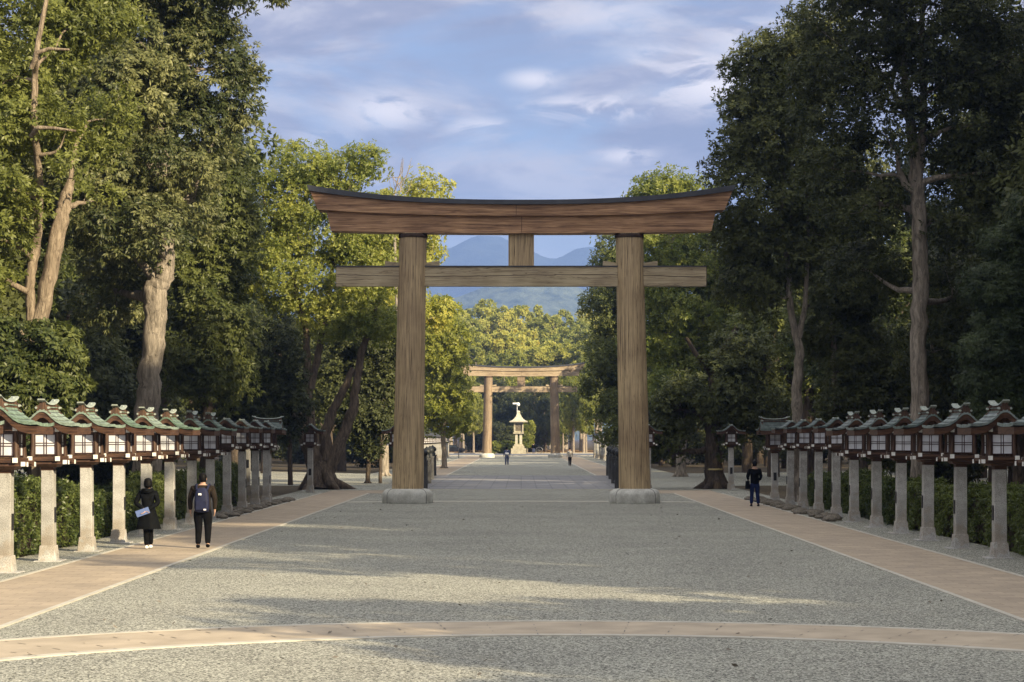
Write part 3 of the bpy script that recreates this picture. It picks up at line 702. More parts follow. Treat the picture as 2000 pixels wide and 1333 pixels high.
def px_tree(name, label, d, base_px, lobes, trunks, leaf, barkm, seed, npuff=200, spp=30, pr=.8, per=6, L=.16, W=.05, droop=.5, depth=1.0, r0=.2, nfine=70, group=None, shell=.62, cat='tree', ext=None):
    """lobes (px, py, rx, ry[, dy]) and trunks [(px, py, width_px[, dy])...] measured at the tree's own distance d"""
    x0 = PX(base_px, d); t = thing(name, label, cat, (x0, d, 0), 0, group); R = np.random.default_rng(seed+99)
    LB = []
    for l in lobes:
        rx, rz = M(l[2], d), M(l[3], d); dy = l[4] if len(l) > 4 else float(R.uniform(-.35, .35)*rx)
        LB.append((PX(l[0], d)-x0, dy, PZ(l[1], d), rx, rx*depth, rz))
    if ext: LB += ext
    me, pc = crown('crown', LB, npuff, spp, pr, per, L, W, droop, MT[leaf], seed, shell=shell)
    link('crown', me, t)
    TR = []; mb = MB()
    for tr in trunks:
        pts = [(PX(p[0], d)-x0, p[3] if len(p) > 3 else 0, max(-.1, PZ(p[1], d))) for p in tr]; rad = [M(p[2], d)/2 for p in tr]
        # densify with jitter so that stems are not ruler straight
        P2 = []; R2 = []
        for i in range(len(pts)-1):
            k = 6
            for j in range(k):
                q = j/k; w_ = (rad[i]+rad[i+1])*.05
                P2.append(tuple(pts[i][c]+(pts[i+1][c]-pts[i][c])*q+(R.normal(0, w_) if c < 2 else 0) for c in range(3))); R2.append((rad[i]+(rad[i+1]-rad[i])*q)*(1+R.uniform(-.05, .05)))
        P2.append(pts[-1]); R2.append(rad[-1]); mb.tube(P2, R2, 26, fl=.045); TR.append((P2, R2))
    if TR and TR[0][0][0][2] < .3: roots(mb, TR[0][0][0][0], 0, TR[0][1][0], R)
    limbs(mb, TR, LB, pc, seed+5, r0, nfine); part('trunk', mb, MT[barkm], t); return t

# left side -----------------------------------------------------------------
px_tree('evergreen_tree', 'tall evergreen with two pale leaning trunks and bright yellowish leaves at the left frame edge', 54, 80,
 [(30, 250, 85, 110, -1.2), (20, 480, 60, 90, -1.5), (60, 90, 110, 100, -.6), (-40, 620, 70, 80, -1.2), (150, 20, 90, 90, .6), (-60, 340, 90, 120, 0), (10, 360, 60, 60, -1.8), (20, -120, 120, 120, 0), (120, -100, 110, 90, 1), (-90, 120, 110, 120, 0), (175, 210, 50, 80, 2.0), (-30, 540, 60, 50, -1.5), (150, 290, 50, 55, -1.6), (95, 420, 22, 26, -1.6), (160, 380, 40, 40, 1.5)],
 [[(78, 1030, 34), (78, 640, 30), (95, 540, 30), (118, 430, 29), (130, 385, 24), (138, 350, 14)], [(70, 1030, 22), (62, 620, 20), (58, 550, 19), (72, 470, 18), (93, 380, 15, -.8), (97, 250, 14, -1.8), (102, 168, 12, -1.9), (112, 145, 10, -2.4), (125, 70, 9, -2.4), (140, 0, 8, -2.4), (150, -60, 5, -2.2)], [(100, 290, 9, -2.2), (118, 278, 8, -2.5), (150, 280, 6, -2.6), (190, 285, 4, -2.6)], [(104, 165, 9, -2.4), (118, 140, 8, -2.6), (140, 132, 6, -2.6), (178, 134, 4, -2.6)]],
 'leafA', 'barkL', 11, 400, 36, .62, 6, .15, .055, .35, .9)
px_tree('evergreen_tree', 'huge drooping leaved evergreen with a thick pollarded grey trunk behind the left lanterns', 64, 285,
 [(280, 90, 140, 120), (200, 250, 110, 110, -1.5), (330, 290, 110, 120, -.5), (235, 430, 95, 80, -.8), (395, 140, 85, 110), (410, 250, 50, 70), (165, 90, 90, 120), (390, 20, 85, 90), (300, -60, 170, 120), (205, 560, 65, 60, 1.5), (535, -4, 38, 16, -1), (480, 135, 26, 34, 0), (455, 215, 28, 30, 0), (150, 330, 60, 100, 0), (340, 400, 60, 50, 1.5), (200, 340, 90, 60, -1.5), (260, 200, 90, 90, -2), (322, 452, 48, 44, -1.7), (250, 490, 50, 40, -.5)],
 [[(287, 985, 62), (288, 800, 47), (296, 700, 42), (303, 620, 43), (303, 565, 46), (318, 540, 40), (324, 490, 30), (318, 430, 42), (316, 330, 36), (302, 180, 28), (300, 60, 24), (312, -60, 18)], [(325, 540, 24), (332, 528, 16)], [(318, 440, 30), (345, 400, 24), (372, 385, 22), (380, 378, 12)], [(303, 180, 16), (325, 120, 10), (345, 60, 8)]],
 'leafB', 'barkG', 12, 620, 42, .72, 7, .19, .055, .75, .95, .22, 60)
px_tree('evergreen_tree', 'dark drooping evergreen filling the gap right of the pollarded trunk', 72, 415,
 [(420, 420, 62, 100), (405, 570, 70, 100), (425, 715, 60, 70), (440, 330, 48, 60), (370, 500, 50, 70), (470, 460, 30, 60), (360, 690, 50, 70), (440, 640, 55, 60)],
 [[(400, 965, 24), (405, 800, 20), (395, 600, 16), (410, 420, 12)]], 'leafM', 'barkD', 13, 330, 34, .7, 7, .19, .055, .7, .9)
px_tree('evergreen_shrub', 'large glossy leaved evergreen shrub rising behind the nearest left lanterns', 52, 95,
 [(100, 700, 55, 60), (60, 760, 70, 50), (125, 770, 35, 50), (20, 730, 50, 60), (95, 650, 28, 40), (-30, 700, 60, 80), (50, 850, 60, 50)], [[(90, 1040, 12), (92, 820, 10), (95, 700, 6)], [(60, 1040, 9), (55, 800, 7)]], 'leafM', 'barkD', 14, 200, 34, .42, 7, .17, .065, .6, .8, .05, 40, cat='shrub')
px_tree('evergreen_tree', 'dark evergreen in deep shade between the paired trunks and the pollarded trunk', 88, 200,
 [(180, 560, 90, 90), (230, 660, 80, 80), (150, 700, 80, 80), (60, 600, 80, 120), (330, 620, 60, 90), (250, 480, 70, 80), (100, 450, 80, 90)],
 [[(215, 985, 20), (210, 760, 17), (190, 600, 12)], [(150, 985, 14), (160, 700, 10)]], 'leafD', 'barkD', 15, 300, 30, .9, 6, .24, .08, .5, .9)
px_tree('camphor_tree', 'spreading yellow green camphor tree with several stems from one base, left of the near gate', 104, 628,
 [(590, 325, 60, 42), (520, 420, 75, 70), (665, 345, 60, 40), (650, 450, 100, 70), (560, 540, 80, 70), (700, 540, 75, 70), (650, 620, 60, 40), (490, 600, 38, 50), (730, 430, 50, 50), (500, 340, 38, 24), (715, 320, 30, 30), (470, 500, 40, 60), (600, 400, 60, 60), (735, 620, 40, 50), (560, 370, 40, 40)],
 [[(628, 956, 54), (622, 915, 42), (600, 860, 27), (572, 800, 22), (560, 740, 18), (540, 690, 14), (510, 640, 12), (480, 590, 8)], [(622, 915, 32), (606, 820, 19), (600, 740, 15), (598, 640, 14), (575, 560, 9), (565, 480, 6)], [(640, 920, 30), (672, 850, 22), (690, 800, 19), (694, 760, 15), (706, 690, 14), (735, 600, 8)], [(640, 900, 26), (636, 850, 22), (650, 800, 17), (672, 760, 15), (690, 720, 12)], [(606, 760, 16), (625, 680, 13), (640, 590, 10), (655, 480, 6)]],
 'leafY', 'barkC', 16, 560, 34, .95, 6, .17, .075, .25, .9, .17, 120, shell=.5)
px_tree('camphor_tree', 'yellow green tree top showing above the left end of the near gate lintel', 140, 790,
 [(830, 385, 42, 36), (770, 400, 50, 32), (735, 470, 60, 60), (790, 500, 60, 60), (760, 600, 70, 70), (850, 620, 30, 40), (820, 450, 60, 40), (750, 690, 60, 50)],
 [[(752, 935, 16), (750, 800, 14), (765, 640, 10), (790, 480, 6)], [(765, 640, 8), (830, 560, 6), (850, 460, 3)]], 'leafY', 'barkG', 17, 300, 30, 1.2, 6, .24, .11, .25, .8, shell=.5)
t = thing('bare_twig_tree', 'leafless twiggy treetop against the sky left of the gate', 'tree', (PX(775, 136), 136, 0)); mb = MB(); R = np.random.default_rng(5)
x0 = t.location.x
mb.tube([(0, 0, 0), (.2, 0, 8), (-.1, 0, 14), (PX(770, 136)-x0, 0, PZ(380, 136)), (PX(779, 136)-x0, 0, PZ(345, 136))], [.2, .16, .1, .06, .035], 7)
for k in range(13):
    a = PX(779+R.uniform(-4, 3), 136)-x0; z = PZ(R.uniform(345, 395), 136); ex = PX(784+R.uniform(-32, 32), 136)-x0; ez = PZ(R.uniform(298, 345), 136)
    mb.tube([(a, 0, z), ((a*.35+ex*.65), R.uniform(-.5, .5), z*.62+ez*.38), (ex, R.uniform(-.8, .8), ez)], [.03, .022, .009], 5)
part('trunk', mb, MT['barkG'], t)
px_tree('broadleaf_tree', 'bright yellow green tree beyond the bridge beside the left gate pillar', 175, 862,
 [(862, 650, 30, 26), (890, 665, 22, 24), (850, 700, 35, 36), (885, 720, 30, 34), (895, 780, 26, 40), (845, 780, 36, 40), (870, 820, 44, 30), (890, 750, 18, 24), (860, 610, 24, 30), (820, 660, 40, 60)],
 [[(868, 922, 11), (866, 850, 9), (870, 740, 6), (865, 660, 3)]], 'leafG', 'barkG', 18, 260, 28, 1.1, 6, .26, .13, .25, .9)
px_tree('broadleaf_tree', 'dark bushy tree under the camphor, left of the left gate pillar', 118, 740,
 [(720, 720, 60, 70), (770, 760, 50, 70), (700, 800, 45, 60), (745, 850, 40, 40), (650, 760, 40, 60), (760, 660, 50, 50), (690, 640, 60, 50)],
 [[(718, 945, 9), (722, 850, 8), (725, 740, 6)], [(742, 945, 7), (745, 860, 5)]], 'leafD', 'barkD', 19, 260, 30, .9, 6, .26, .10, .4, .9)
px_tree('evergreen_tree', 'dark layered evergreen behind the plain lanterns at the end of the left row', 96, 490,
 [(470, 720, 60, 70), (520, 760, 60, 60), (440, 790, 50, 50), (500, 830, 50, 35), (560, 800, 40, 50), (540, 690, 50, 50), (460, 640, 50, 50)],
 [[(567, 948, 10), (566, 860, 9), (540, 760, 7)], [(470, 948, 8), (472, 780, 7)]], 'leafD', 'barkD', 20, 260, 30, .8, 6, .22, .08, .4, .8)
# right side ----------------------------------------------------------------
px_tree('camphor_tree', 'camphor tree with a sunlit yellow top above the right end of the near gate lintel', 138, 1330,
 [(1310, 372, 60, 26), (1260, 400, 40, 24), (1355, 380, 35, 30), (1300, 470, 90, 60), (1380, 500, 70, 60), (1280, 560, 70, 50), (1370, 600, 80, 60), (1300, 650, 80, 60), (1400, 660, 60, 60), (1330, 740, 70, 50), (1420, 560, 50, 60)],
 [[(1330, 932, 20), (1332, 800, 17), (1340, 640, 12), (1310, 480, 8)], [(1340, 700, 12), (1390, 600, 8), (1395, 500, 5)]], 'leafY', 'barkG', 31, 420, 32, 1.15, 6, .24, .11, .3, .9, shell=.5)
px_tree('broadleaf_tree', 'dark green tree seen just left of the right gate pillar beyond the bridge', 165, 1195,
 [(1196, 500, 30, 40), (1185, 600, 34, 50), (1190, 690, 38, 50), (1180, 770, 36, 40), (1200, 830, 40, 32), (1225, 570, 50, 60), (1230, 700, 50, 70), (1170, 590, 20, 26)],
 [[(1222, 918, 12), (1215, 780, 10), (1200, 600, 6)]], 'leafM', 'barkD', 32, 260, 30, 1.1, 6, .26, .11, .3, .9)
px_tree('broad_trunked_tree', 'thick dark trunk with a straw rope tied round it, right of the near gate', 105, 1396,
 [(1400, 760, 70, 60), (1330, 800, 60, 50), (1450, 700, 60, 60), (1480, 790, 50, 60), (1290, 860, 40, 30), (1420, 860, 30, 20)],
 [[(1396, 955, 38), (1393, 900, 30), (1391, 820, 27), (1396, 740, 22), (1410, 690, 16), (1440, 640, 10)], [(1396, 740, 14), (1365, 700, 10), (1340, 660, 7)], [(1398, 770, 12), (1440, 740, 12), (1490, 725, 10), (1520, 700, 6)]], 'leafD', 'barkD', 33, 230, 30, .9, 6, .22, .09, .4, .8)
tt = bpy.data.objects['broad_trunked_tree']; mb = MB(); R0 = M(31, 105)/2
mb.tube([(math.cos(a)*R0*1.06, math.sin(a)*R0*1.06, PZ(917, 105)) for a in [k*math.pi/12 for k in range(25)]], [.05]*25, 6, 0, False)
tag(link('straw_rope', mb.mesh('straw_rope', [MT['rope']]), None, (tt.location.x+PX(1393, 105)-PX(1396, 105), 105, 0)), 'pale straw rope tied round the thick trunk right of the gate', 'rope')
px_tree('dark_evergreen_tree', 'tall dark tree whose ragged left edge meets the sky right of the gate', 84, 1555,
 [(1475, 150, 60, 65), (1440, 250, 38, 55), (1500, 260, 70, 70), (1445, 340, 40, 40), (1550, 170, 80, 95), (1480, 420, 80, 70), (1570, 330, 80, 60), (1600, 60, 50, 60, 1), (1520, 500, 80, 60), (1590, 440, 60, 70), (1440, 460, 40, 50), (1520, 90, 36, 34), (1470, 560, 60, 50), (1415, 330, 26, 30)],
 [[(1560, 975, 26), (1558, 860, 23), (1556, 760, 20), (1562, 680, 16), (1545, 620, 13), (1540, 520, 11), (1525, 440, 10), (1530, 330, 8), (1500, 220, 5)], [(1560, 660, 12), (1572, 600, 9), (1580, 480, 7), (1570, 300, 5)], [(1535, 470, 10), (1550, 400, 8), (1545, 300, 5)]],
 'leafD', 'barkG', 34, 520, 34, .85, 6, .19, .075, .4, .9, .14, 100, shell=.45)
px_tree('dark_evergreen_tree', 'tallest dark tree on the right with a straight pale grey trunk rising behind the lanterns', 70, 1796,
 [(1700, 70, 120, 90), (1840, 60, 130, 100), (1650, 200, 100, 90), (1900, 240, 90, 100), (1720, 250, 80, 60), (1690, 400, 90, 70), (1880, 420, 80, 80), (1960, 120, 100, 120), (1820, 180, 70, 60), (1620, 330, 60, 60), (1580, 40, 30, 40), (1720, 520, 80, 50, 2), (1750, -60, 170, 90), (1930, 340, 70, 60), (1900, 560, 80, 60, 2.5), (1860, 680, 80, 50, 3), (1610, 130, 60, 60)],
 [[(1800, 1010, 46), (1798, 850, 36), (1794, 700, 31), (1797, 560, 31), (1796, 420, 29), (1792, 330, 27), (1775, 230, 18), (1766, 130, 13), (1772, 40, 9)], [(1794, 330, 18), (1805, 220, 14), (1800, 100, 11), (1803, -20, 8)], [(1795, 385, 16), (1768, 360, 13), (1755, 330, 10), (1752, 300, 6)], [(1776, 235, 11), (1745, 180, 9), (1728, 145, 6)]],
 'leafD', 'barkG', 35, 620, 34, .8, 6, .17, .065, .45, .9, .14, 110, shell=.45)
px_tree('slim_tree', 'slim grey trunked tree between the two tall dark trees on the right', 90, 1632,
 [(1640, 420, 60, 70), (1660, 560, 70, 60), (1690, 700, 70, 60), (1620, 640, 50, 60), (1650, 780, 50, 40), (1740, 780, 50, 50)],
 [[(1638, 985, 17), (1634, 800, 13), (1627, 660, 12), (1626, 540, 10), (1632, 420, 7)]], 'leafD', 'barkG', 36, 300, 30, .9, 6, .21, .08, .4, .8)
px_tree('conifer_tree', 'dark green conifer with drooping feathery branches at the right frame edge', 60, 1985,
 [(1975, 480, 45, 40), (1950, 560, 60, 35), (1985, 620, 70, 35), (1945, 680, 60, 32), (2000, 730, 80, 35), (1935, 745, 45, 22), (2030, 500, 70, 60), (2020, 420, 40, 50), (1960, 800, 60, 26)],
 [[(1990, 1050, 26), (1990, 800, 22), (1992, 560, 14), (1995, 400, 6)]], 'leafC', 'barkD', 37, 420, 34, .55, 8, .17, .022, .6, .9, .07)
# a spray of leaves that hangs into the sky at the top: tip of a bough of the pollarded evergreen
# far sunlit crowns beyond the road ----------------------------------------
def generic(seed, h, r, leaf, barkm, npuff, spp, pr, L, W, low=.28, per=5, shell=.6):
    R = np.random.default_rng(seed); LB = []
    for k in range(11):
        a = R.uniform(0, 6.28); q = R.uniform(0, .62)*r; z = h*(low+(1-low)*R.uniform(.15, .9)); s = r*R.uniform(.34, .52)*(1.15-.45*(z/h))
        LB.append((q*math.cos(a), q*math.sin(a), min(z, h-s*.8), s, s, s*.85))
    LB.append((0, 0, h*(low+.35*(1-low)), r*.6, r*.6, h*.22))
    me, pc = crown('crown', LB, npuff, spp, pr, per, L, W, .3, MT[leaf], seed, shell=shell)
    mb = MB(); w = h*.016+.07; tp = [(0, 0, -.1), (R.normal(0, .1), 0, h*.2), (R.normal(0, .2), R.normal(0, .2), h*.5), (R.normal(0, .4), 0, h*.8)]
    tr = (tp, [w*1.3, w, w*.75, w*.3]); mb.tube(*tr, 9); limbs(mb, [tr], LB, pc, seed, w*.5, 24)
    return me, mb.mesh('trunk', [MT[barkm]])
def dome(seed):
    R = np.random.default_rng(seed); LB = []
    for k in range(34):
        a = R.uniform(0, 6.28); z = R.uniform(.12, 1.0); q = 7.2*math.sqrt(max(.05, 1-((z-.45)/.62)**2)); s = R.uniform(2.2, 3.4)
        LB.append((q*math.cos(a)*.8, q*math.sin(a)*.8, 8+z*18.5-s*.4, s, s, s*.8))
    LB.append((0, 0, 17, 5.5, 5.5, 8))
    me, pc = crown('crown', LB, 300, 30, .95, 5, .55, .34, .3, MT['leafY2'], seed, shell=.75)
    mb = MB(); tp = [(0, 0, -.1), (0, 0, 6), (.3, .2, 14), (0, 0, 24)]; tr = (tp, [.5, .42, .3, .12]); mb.tube(*tr, 9); limbs(mb, [tr], LB[:8], pc, seed, .2, 6)
    return me, mb.mesh('trunk', [MT['barkG']])
GEN = dict(
 far=[dome(50+i) for i in range(3)],
 grove=[generic(60+i, 18, 5.5, ['leafD', 'leafM', 'leafD'][i], 'barkD', 230, 26, 1.1, .34, .15, .25) for i in range(3)],
 dense=[generic(70+i, 9, 4.2, 'leafD', 'barkD', 170, 26, .9, .28, .12, .05) for i in range(2)],
 mid=[generic(80+i, 15, 5.0, 'leafG', 'barkG', 200, 26, 1.0, .32, .18, .25) for i in range(1)],
)
def gtree(kind, i, x, y, s, rz, name, label, group, sz=None):
    me, tm = GEN[kind][i % len(GEN[kind])]
    t = thing(name, label, 'tree', (x, y, 0), rz, group); t.scale = (s, s, sz or s)
    link('crown', me, t); link('trunk', tm, t); return t
rng = random.Random(21)
far_spots = [(850, 640, 470, 1.0), (880, 612, 480, 1.1), (915, 600, 520, 1.25), (955, 596, 540, 1.3), (1000, 606, 520, 1.15), (1038, 594, 545, 1.3), (1075, 614, 500, 1.1), (1105, 628, 480, 1.1), (1140, 618, 500, 1.1), (1172, 612, 520, 1.2), (820, 600, 520, 1.2),
 (930, 650, 420, .9), (965, 655, 430, .9), (1000, 648, 425, .95), (1030, 645, 440, 1.0), (890, 665, 410, .85), (1065, 675, 415, .9), (1100, 668, 425, .9), (1135, 672, 410, .85), (1165, 668, 420, .9), (860, 690, 405, .8), (985, 690, 395, .75), (1115, 715, 392, .7)]
for i, (px, py, d, s) in enumerate(far_spots):
    h = PZ(py, d); gtree('far', i, PX(px, d), d, s*.95, rng.uniform(0, 6), 'sunlit_tree', 'round crowned olive tree in the sunlit wood beyond the far gate', 'sunlit trees beyond the far gate', h/27.0)
for i, (px, py, d, s) in enumerate([(960, 780, 372, .9), (990, 770, 380, 1.0), (1035, 765, 378, 1.0), (1065, 770, 374, .9), (1000, 830, 372, .7), (1090, 790, 380, .9), (925, 790, 378, .9), (975, 740, 386, 1.2), (1045, 735, 388, 1.2)]):
    gtree('dense', i, PX(px, d), d, s, rng.uniform(0, 6), 'shaded_tree', 'dark shaded evergreen behind the stone lamp tower', 'dark trees behind the stone lamp tower', PZ(py, d)/9.0)
for i, (px, py, d, s) in enumerate([(925, 760, 360, .55), (905, 745, 352, .6), (1120, 735, 354, .6), (1100, 770, 366, .45), (1145, 760, 350, .5), (1140, 700, 365, .7), (900, 700, 372, .75)]):
    gtree('mid', i, PX(px, d), d, s, rng.uniform(0, 6), 'roadside_tree', 'light green tree at the roadside beyond the far gate pillars', 'roadside trees beyond the far gate', PZ(py, d)/15.0)
px_tree('clipped_shrub', 'sunlit yellow green clipped shrub left of the stone lamp tower', 340, 980, [(970, 873, 14, 9), (985, 874, 14, 10), (998, 872, 10, 9)], [[(980, 886, 2), (980, 872, 1)]], 'leafG', 'barkG', 44, 60, 24, .5, 5, .28, .16, .2, .8, .05, 8, cat='shrub')
px_tree('young_tree', 'small bright leaved tree just right of the stone lamp tower', 343, 1030, [(1028, 858, 10, 14), (1032, 835, 8, 12)], [[(1030, 886, 2), (1030, 845, 1)]], 'leafG', 'barkG', 45, 60, 22, .6, 5, .28, .16, .2, .8, .05, 8)
# groves on both sides: individual trees, nearer ones hidden behind the hand placed ones
def grove(side, spots, nm):
    for (x, y, k, s) in spots:
        kind = 'grove' if k < 3 else 'dense'
        gtree(kind, k % 3, side*x, y, s, rng.uniform(0, 6), 'grove_tree', 'tree standing deep in the shaded grove on the %s of the avenue' % nm, 'trees deep in the %s grove' % nm)
gl = []; gr = []
for y in range(36, 112, 9):
    for x in (19, 27, 36):
        gl.append((x+rng.uniform(-2, 2)+(4 if y < 60 else 0), y+rng.uniform(-3, 3), rng.randrange(5), rng.uniform(.8, 1.1)))
for y in range(30, 112, 9):
    for x in (20, 28, 37): gr.append((x+rng.uniform(-2, 2), y+rng.uniform(-3, 3), rng.randrange(5), rng.uniform(.85, 1.15)))
for y in range(162, 290, 12):
    for x in (15, 23, 33):
        gl.append((x+rng.uniform(-2, 2)+(0 if x > 16 else .5), y+rng.uniform(-4, 4), rng.randrange(5), rng.uniform(.75, 1.0))); gr.append((x+rng.uniform(-2, 2), y+rng.uniform(-4, 4), rng.randrange(5), rng.uniform(.8, 1.05)))
for y in (118, 134, 150):
    for x in (30, 42): gr.append((x, y, rng.randrange(3), 1.05)); gl.append((x+8, y+rng.uniform(0, 8), rng.randrange(3), .9))
    gr.append((17, y+4, rng.randrange(3), .95)); gl.append((19, y+2, rng.randrange(3), .8))
for x in (14, 19, 25, 32, 40, 50): gl.append((x, 212+x*.4, 3, 1.1)); gr.append((x, 205+x*.4, 3, 1.1))
for x in (46, 54, 62):
    for y in range(60, 300, 22): gl.append((x, y+rng.uniform(-6, 6), rng.randrange(5), 1.1)); gr.append((x, y+rng.uniform(-6, 6), rng.randrange(5), 1.15))
grove(-1, gl, 'left'); grove(1, gr, 'right')
# trees that continue the right grove behind the camera; they shade the court
# (x, y, width scale, height in metres)
SH = [(17, 4, .8, 10), (18.5, 12, .8, 11.5), (16, 19, .8, 7.5), (23, -4, .8, 13), (24, 5, .9, 14.5), (23, 13, .8, 10.5), (31, 0, .9, 18), (32, -11, .9, 17),
      (21, 28, 1.0, 18.5), (18, 31, .75, 17), (22, 19, .8, 17.5), (20, 51, .9, 23), (22.5, 58, .9, 24), (25, 66, .9, 26), (27.5, 74, .9, 26), (26, 44, 1.1, 28), (30, 53, 1.1, 29), (33, 66, 1.1, 28), (36, 80, 1.1, 28), (15.5, -2, .7, 12), (13, 5, .45, 6), (27, 43, 1.2, 34), (33, 46, 1.2, 36), (29, 52, 1.2, 34), (37, 40, 1.2, 36), (24, 54, 1.0, 31), (40, 50, 1.2, 37), (24, 126, 1.0, 21), (31, 120, 1.1, 26), (38, 112, 1.2, 28), (30, 134, 1.1, 24), (20, 131, .9, 18), (28, 24, 1.1, 21), (26, 33, 1.0, 24), (33, 32, 1.1, 30), (31, 42, 1.1, 29), (38, 22, 1.1, 30), (35, 50, 1.1, 29), (42, 38, 1.2, 31), (40, 10, 1.1, 25), (22, 38, .9, 22), (38, 60, 1.1, 28),
      (19, -14, 1.0, 20), (26, -20, 1.0, 22), (12, -12, .9, 16), (36, -24, 1.1, 24), (44, -8, 1.1, 22)]
for i, (x, y, s, h) in enumerate(SH): gtree('grove', i, x, y, s, rng.uniform(0, 6), 'grove_tree', 'tree standing deep in the shaded grove on the right of the avenue', 'trees deep in the right grove', h/18)
for i, (x, y, h) in enumerate([(13.8, 8, 8.5), (13.6, 12.5, 9), (13.5, 17, 5.6), (14.2, 26, 5.6), (15, 31, 7), (15.5, 38, 11), (13.5, 3, 8)]): gtree('dense', i, x, y, .62, rng.uniform(0, 6), 'grove_tree', 'tree standing deep in the shaded grove on the right of the avenue', 'trees deep in the right grove', h/9)
# back wall of woodland left and right of the far trees
for i in range(26):
    sg = -1 if i % 2 else 1; k = i//2
    gtree('far', i, sg*(34+k*9), 372+rng.uniform(-12, 40), .85, rng.uniform(0, 6), 'sunlit_tree', 'round crowned olive tree in the sunlit wood beyond the far gate', 'sunlit trees beyond the far gate')

# ------------------------------------------------------------------ hedges
def hedge_mesh(L, h, w, seed):
    R = np.random.default_rng(seed); n = int(L*950)
    # points on the clipped box surface, with bulges
    f = R.uniform(size=n); y = R.uniform(-L/2, L/2, n); P = np.zeros((n, 3)); A = np.zeros((n, 3))
    top = f < .28; s1 = (f >= .28) & (f < .60); s2 = (f >= .60) & (f < .86); e = f >= .86
    z = R.uniform(.02, h, n); x = R.uniform(-w/2, w/2, n)
    P[top] = np.stack([x[top], y[top], np.full(top.sum(), h)], 1); A[top] = (0, 0, 1)
    P[s1] = np.stack([np.full(s1.sum(), w/2), y[s1], z[s1]], 1); A[s1] = (1, 0, 0)
    P[s2] = np.stack([np.full(s2.sum(), -w/2), y[s2], z[s2]], 1); A[s2] = (-1, 0, 0)
    ye = np.where(R.uniform(size=n) < .6, -L/2, L/2); P[e] = np.stack([x[e], ye[e], z[e]], 1); A[e] = np.stack([np.zeros(e.sum()), np.sign(ye[e]), np.zeros(e.sum())], 1)
    bul = .10*np.sin(P[:, 1]*2.3+seed)+.07*np.sin(P[:, 1]*5.1+P[:, 2]*4+seed*2)
    P += A*(bul+R.normal(0, .05, n))[:, None]; P -= A*.06
    V, m = sprig_leaves(P, A+R.normal(0, .5, (n, 3))+np.array([0, 0, .4]), 5, .085, .04, .1, R)
    return quads_mesh('foliage', V, m, MT['hedge'])
def hedge(x, y, L, h, w, seed, label, grp, lean=None):
    t = thing('hedge', label, 'hedge', (x, y, 0), 0, grp); link('foliage', hedge_mesh(L, h, w, seed), t)
    mb = MB(); mb.box((0, 0, h*.45), (w*.62, L*.93, h*.8)); R = random.Random(seed)
    part('core', mb, MT['barkD'], t); return t
i = 0
for k in range(-1, 10):
    y = 43.3+3.73*(k+.5); nm = ('nearest', 'second', 'third', 'fourth', 'fifth', 'sixth', 'seventh', 'eighth', 'ninth', 'tenth', 'eleventh')[k+1]
    hedge(-11.35+.12*math.sin(k*2.1), y, 3.5, 1.25+.16*math.sin(k*1.7)+(.35 if k == 0 else 0)+(.2 if k > 5 else 0), .95, 100+k, 'clipped leafy hedge block between the left lantern posts, %s from the camera' % nm, 'hedge blocks behind the left lanterns')
for k in range(-1, 9):
    y = 44.4+3.83*(k+.5); nm = ('nearest', 'second', 'third', 'fourth', 'fifth', 'sixth', 'seventh', 'eighth', 'ninth', 'tenth')[k+1]
    hedge(11.6+.1*math.sin(k*1.3), y, 3.7, 1.2+.13*math.sin(k*2.3)+(.15 if k < 1 else 0), .95, 130+k, 'dark clipped hedge block between the right lantern posts, %s from the camera' % nm, 'hedge blocks behind the right lanterns')

R = np.random.default_rng(77); nL = 130
px_ = R.uniform(-7, 7, nL); py_ = 22+R.uniform(0, 1, nL)**1.6*60
V, m = sprig_leaves(np.stack([px_, py_, np.full(nL, .012)], 1), np.tile([0, 0, 1.], (nL, 1)), 1, .10, .055, .25, R); V[:, 2] = np.clip(V[:, 2], .006, .05)
tag(link('fallen_leaves', quads_mesh('fallen_leaves', V, m, MT['rock'])), 'dry brown leaves scattered over the gravel court', 'leaves', None, 'stuff')
# ------------------------------------------------------------------ people
def skin_mesh(name, chains, mat, sub=1, root=0):
    """chains: list of [(x,y,z,r)...]; the first point of a chain that coincides with an earlier point is welded to it"""
    V = []; E = []; Rr = []
    def idx(p):
        for i, q in enumerate(V):
            if (Vector(q)-Vector(p[:3])).length < 1e-4: return i
        V.append(tuple(p[:3])); Rr.append(p[3]); return len(V)-1
    for ch in chains:
        ids = [idx(p) for p in ch]
        for a, b in zip(ids, ids[1:]): E.append((a, b))
    me = bpy.data.meshes.new(name); me.from_pydata(V, E, []); o = bpy.data.objects.new('tmp', me); COL.objects.link(o)
    sub = 2; sk = o.modifiers.new('s', 'SKIN'); sk.use_smooth_shade = True
    for i, sv in enumerate(me.skin_vertices[0].data):
        r = Rr[i]; sv.radius = r if isinstance(r, tuple) else (r, r); sv.use_root = (i == root)
    if sub: ss = o.modifiers.new('u', 'SUBSURF'); ss.levels = sub; ss.render_levels = sub
    dg = bpy.context.evaluated_depsgraph_get(); me2 = bpy.data.meshes.new_from_object(o.evaluated_get(dg)); me2.name = name
    bpy.data.objects.remove(o); me2.materials.clear(); me2.materials.append(mat)
    me2.polygons.foreach_set('use_smooth', [True]*len(me2.polygons)); return me2
